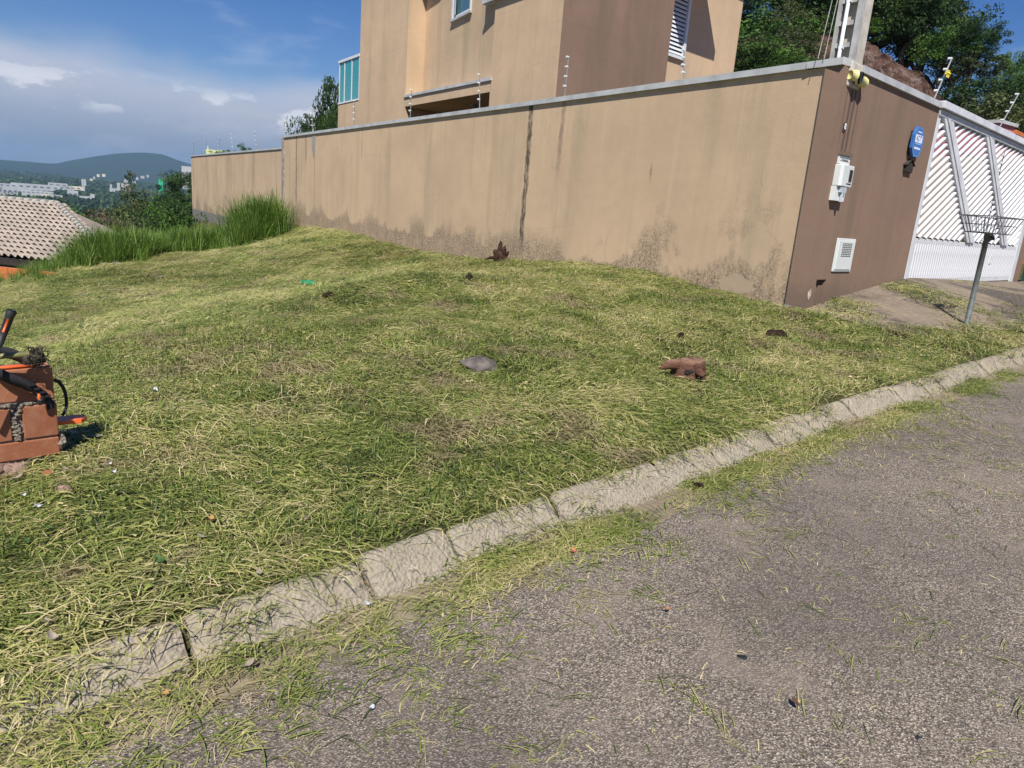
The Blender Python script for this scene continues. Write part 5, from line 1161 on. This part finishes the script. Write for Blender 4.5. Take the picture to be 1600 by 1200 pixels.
cutc = [clump('cut_a%02d' % i, 100+i, ST, 92, c_mean=cm, c_sd=.25, R=.17, lmin=.03, lmax=.17, wmin=.0018, wmax=.0052, tilt=.10, comb=.70, lift=.028, bend=.13) for i, cm in enumerate([.66,.58,.72,.50,.62,.55,.76,.46])]
cutc += [clump('cut_b%02d' % i, 200+i, ST, 60, c_mean=cm, c_sd=.14, R=.13, lmin=.03, lmax=.09, wmin=.003, wmax=.008, tilt=.4, comb=3, lift=.02, stand=.45) for i, cm in enumerate([.22,.30,.38])]
cutc += [clump('cut_d%02d' % i, 400+i, ST, 16, c_mean=cm, c_sd=.12, R=.16, lmin=.03, lmax=.08, wmin=.008, wmax=.020, tilt=.25, comb=3, lift=.03, bend=.1) for i, cm in enumerate([.18,.78])]
cutc += [clump('cut_e%02d' % i, 300+i, ST, 22, c_mean=.80, c_sd=.12, R=.2, lmin=.12, lmax=.30, wmin=.0025, wmax=.005, tilt=.10, comb=.9, lift=.05, bend=.15) for i in range(2)]
CC = make_coll('cut_grass_sources', cutc); NCUT = len(cutc)
pr_ = np.random.default_rng(77)
def place(n, a0, a1, w0, w1, dmin, dmax, dens_fn=None, margin=500):
    a = pr_.uniform(a0, a1, n); w = pr_.uniform(w0, w1, n); o = KO(a)-w
    x = C[0]+D2[0]*a+N2[0]*o; y = C[1]+D2[1]*a+N2[1]*o; d = np.hypot(x, y)
    P = np.c_[x, y, np.full(n, .3)]; u, v, dd = proj(P)
    keep = (d >= dmin) & (d < dmax) & (dd > .3) & (u > -margin) & (u < 1600+margin) & (v < 1200+margin*1.4)
    # stay on the lot side of the wall
    sx = (x-C[0])*N1[0]+(y-C[1])*N1[1]; keep &= (sx > .05) | ((o > .02) & (a > -.1))
    if dens_fn is not None: keep &= pr_.random(n) < dens_fn(a, w, o, x, y)
    return x[keep], y[keep], d[keep], a[keep], o[keep]
def lot_density(a, w, o, x, y):
    d = np.ones(len(a)); pv = (a > -.05) & (o > -.4)
    lim = 1.25+.30*np.clip(a, 0, 3.2)
    sp_ = np.where(o > lim-.15+.3*(vn(x, y, 2., 3)-.5), .95*(a < 1.6)+.5*(a >= 1.6), np.where((o > -.02), .04+.35*(fbm(x, y, 1.6, 5) > .54), 0))
    sp_ = np.where((a > 3.2), np.where(o > lim, .30, .04*(fbm(x, y, 1.2, 5) > .55)), sp_)
    sp_ = np.where(a > 5.2, np.where(o > lim, .35, .03), sp_)
    return np.where(pv, sp_, d)
XS = []; 
for n, dmin, dmax, s0, s1, wmax_ in [(15000, 0, 4.5, .8, 1.2, 6), (26000, 4.5, 8.5, .95, 1.35, 11), (46000, 8.5, 16, 1.2, 1.7, 20), (60000, 16, 34, 1.6, 2.3, 33)]:
    x, y, d, a, o = place(n, -16, 7, .06, wmax_, dmin, dmax, lot_density)
    XS.append((x, y, pr_.uniform(s0, s1, len(x)), a, o))
x = np.concatenate([q[0] for q in XS]); y = np.concatenate([q[1] for q in XS]); s = np.concatenate([q[2] for q in XS]); aa_ = np.concatenate([q[3] for q in XS]); oo_ = np.concatenate([q[4] for q in XS])
# keep clear of the stub footprint, back-slope and stump
st_a, st_o = W2T(sp[0], sp[1]); near_stump = np.zeros(len(x), bool)
for _u, _v, _r in [(1074, 590, .22), (748, 578, .12)]:
    _p = ground_px(_u, _v); near_stump |= np.hypot(x-_p[0], y-_p[1]) < _r
inside = near_stump | ((aa_ < st_a+.03) & (oo_ < st_o+.02) & (oo_ > st_o-.2))
z = gz(x, y); h1 = (gz(x+.12, y)-gz(x-.12, y))/.24; h2 = (gz(x, y+.12)-gz(x, y-.12))/.24
fall_off = z < -3.6
k = ~(inside | fall_off)
x, y, z, s, h1, h2 = x[k], y[k], z[k], s[k], h1[k], h2[k]
n = len(x); comb_dir = .35+1.6*(fbm(x, y, .45, 12)-.5)*2
rot = np.c_[np.arctan(h2), -np.arctan(h1), comb_dir+pr_.normal(0, .45, n)]
idx = pr_.choice(NCUT, n, p=np.r_[np.full(8, .094), np.full(3, .036), np.full(2, .03), np.full(2, .04)])
gn = fbm(x, y, .8, 31); greenish = (gn > .56) & (pr_.random(n) < .35); idx = np.where(greenish, pr_.integers(8, 11, n), idx)
scatter('cut_grass', np.c_[x, y, z+.004], rot, np.c_[s, s, np.minimum(s, 1.15)], idx, CC, 'thick layer of freshly cut straw and green grass covering the lot', 'grass')
# clippings over kerb, gutter and road
def strew(n, cond, smin, smax, lift):
    a = pr_.uniform(-11.5, 6, n); e_ = pr_.uniform(-.02, 3.3, n); o = KO(a)+e_; x = C[0]+D2[0]*a+N2[0]*o; y = C[1]+D2[1]*a+N2[1]*o
    u, v, dd = proj(np.c_[x, y, roadz(x, y)]); pb = cond(a, e_, x, y); k = (pr_.random(n) < pb) & (dd > .3) & (u > -400) & (u < 2000) & (v < 1900)
    x, y, e_ = x[k], y[k], e_[k]; pz = np.interp(e_, [-.02, .03, .10, .165, .2], [.125, .13, .09, .005, .0]); return x, y, roadz(x, y)+pz+lift, pr_.uniform(smin, smax, k.sum())
def c_road(a, e, x, y):
    left = np.clip((-6.2-a)/3.6, 0, 1)          # heaps spread further out at the near left
    n1 = fbm(x, y, 1.3, 41)
    kf = np.where(e < .17, .015+np.clip((-7.2-a)/.8, 0, 1)*(.10+.75*(fbm(x, y, 1.7, 43) > .46)), 0)
    gut = np.where((e >= .14) & (e < .34+.10*(n1-.5)), .08+.46*(n1 > .50)+.30*left, 0)
    edge = np.where(e >= .34, np.exp(-(e-.34)/(.03+.26*left+.10*(n1 > .55)))*(.22+.42*left), 0)
    return np.clip(np.maximum(kf, np.maximum(gut, edge)), 0, 1)
tiny = [clump('cl_a%02d' % i, 500+i, ST, 26, c_mean=cm, c_sd=.2, R=.09, lmin=.03, lmax=.13, wmin=.002, wmax=.0042, tilt=.14, comb=.8, lift=.014) for i, cm in enumerate([.68,.56,.76,.46])]
CT = make_coll('clipping_sources', tiny)
x, y, z, s = strew(44000, c_road, .7, 1.3, .004); n = len(x)
scatter('kerb_clippings', np.c_[x, y, z], np.c_[np.zeros(n), np.zeros(n), .3+pr_.normal(0, .6, n)], np.c_[s, s, s], pr_.integers(0, 4, n), CT, 'loose grass clippings drifted over the kerb, gutter and road edge', 'grass clippings')
def single(name, seed, n, spread, l0, l1, cm, comb):
    r = np.random.default_rng(seed); V, Fq = blade_verts(r, n, R=spread, lmin=l0, lmax=l1, wmin=.0018, wmax=.004, tilt=.10, comb=comb, lift=.006, bend=.18); return bpy.data.objects.new(name, fastmesh(name, V, Fq, ST, True, np.repeat(np.clip(r.normal(cm, .16, n), 0, 1), 8)))
sg = [single('sg%02d' % i, 700+i, nn_, sp_, l0, l1, cm, cb) for i, (nn_, sp_, l0, l1, cm, cb) in enumerate([(1,.01,.10,.22,.62,.5),(1,.01,.05,.12,.8,.5),(2,.02,.08,.2,.45,.4),(4,.04,.06,.18,.5,.5),(9,.05,.05,.15,.55,1.0),(9,.04,.07,.20,.5,.35),(1,.01,.03,.07,.7,.5),(3,.05,.02,.06,.72,2.)])]
CS = make_coll('straw_sources', sg)
def c_open(a, e, x, y):
    near = np.clip((-5.-a)/4, 0, 1); n1 = fbm(x, y, .8, 51)
    return np.where(e > .3, (.50+.8*np.exp(-(e-.3)/.5)+.25*near)*(.45+1.1*(n1 > .5)), .3)*.8
x, y, z, s = strew(26000, c_open, .7, 1.35, .008); n = len(x)
scatter('road_straws', np.c_[x, y, z], np.c_[np.zeros(n), np.zeros(n), pr_.uniform(0, 6.28, n)*.0+pr_.normal(.2, 1.0, n)], np.c_[s, s, s], pr_.choice(8, n, p=[.22,.20,.12,.07,.02,.02,.20,.15]), CS, 'single straws and small tufts of cut grass scattered on the asphalt', 'grass clippings')
# tall grass along the back of the lot
tg = []
for i in range(6):
    r = np.random.default_rng(900+i); V, Fq = blade_verts(r, 70, R=.28, lmin=.55, lmax=1.25, wmin=.014, wmax=.028, tilt=.22, comb=3, lift=.01, stand=1.32, bend=.2)
    tg.append(bpy.data.objects.new('tall%02d' % i, fastmesh('tall%02d' % i, V, Fq, M['tall'], True, np.repeat(np.clip(r.normal(.45, .26, 70), 0, 1), 8))))
CG = make_coll('tall_grass_sources', tg)
TP = []; TS = []
def tall_at(u, v, d, n, spread, sc, jitd=.6):
    p = at_d(u, v, d)
    for i in range(n):
        x, y = p[0]+pr_.normal(0, spread), p[1]+pr_.normal(0, spread*.8)
        TP.append((x, y, gz1(x, y)-.03)); TS.append(sc*pr_.uniform(.75, 1.2))
for u, v, d, n, sp_, sc in [(85,424,23.8,12,.3,.45),(110,420,24.2,18,.35,.6),(140,416,24.2,26,.35,.85),(165,414,24.4,30,.35,.95),(190,412,24.6,30,.35,.92),(212,409,25,30,.35,.75),(230,406,25.4,30,.35,.7),(180,412,24.2,24,.5,.8),(240,402,26.6,30,.4,.62),(265,401,26.8,34,.4,.80),(290,400,27.2,34,.4,.85),(315,400,27.2,34,.4,.82),(340,399,27.2,32,.4,.85),(362,398,27.2,30,.35,.95),(385,388,27.8,30,.3,1.1),(402,374,28.2,34,.28,1.4),(418,366,28.6,16,.2,1.3),(397,375,29,30,.3,1.45),(300,395,29,20,.7,.8),(55,430,23,12,.4,.42),(25,438,22.6,8,.4,.38)]:
    tall_at(u, v, d, n, sp_, sc)
n = len(TP); TS = np.array(TS)
scatter('tall_grass', np.array(TP), np.c_[pr_.normal(0, .06, n), pr_.normal(0, .06, n), pr_.uniform(0, 6.28, n)], np.c_[TS, TS, TS], pr_.integers(0, 6, n), CG, 'bright green uncut tall grass at the back edge of the lot', 'grass')
# green verge at the driveway edge on the right
VP = []; VS = []
for i in range(260):
    a = pr_.uniform(4.2, 9.5); o = KO(a)-pr_.uniform(.0, .38)-.02; q = T2W(a, -o); VP.append((q[0], q[1], gz1(q[0], q[1]))); VS.append(pr_.uniform(.10, .2))
n = len(VP); VS = np.array(VS)
scatter('verge_grass', np.array(VP), np.c_[np.zeros(n), np.zeros(n), pr_.uniform(0, 6.28, n)], np.c_[VS, VS, VS], pr_.integers(0, 6, n), CG, 'short green grass tufts between driveway and kerb at the right', 'grass')

# ------------------------------------------------------------------ haze
t = bpy.data.materials.new('haze'); t.use_nodes = True; t.node_tree.nodes.clear(); ou = t.node_tree.nodes.new('ShaderNodeOutputMaterial'); pv = t.node_tree.nodes.new('ShaderNodeVolumePrincipled')
pv.inputs['Color'].default_value = (.45, .70, 1, 1); pv.inputs['Density'].default_value = 1.0e-4; pv.inputs['Anisotropy'].default_value = .2; t.node_tree.links.new(pv.outputs[0], ou.inputs['Volume'])
hzb = MB().box((-14000, -400, -140), (14000, 14500, 420)).build('haze', t); hzb['kind'] = 'stuff'; hzb['label'] = 'pale blue haze in the air over the valley'; hzb['category'] = 'haze'
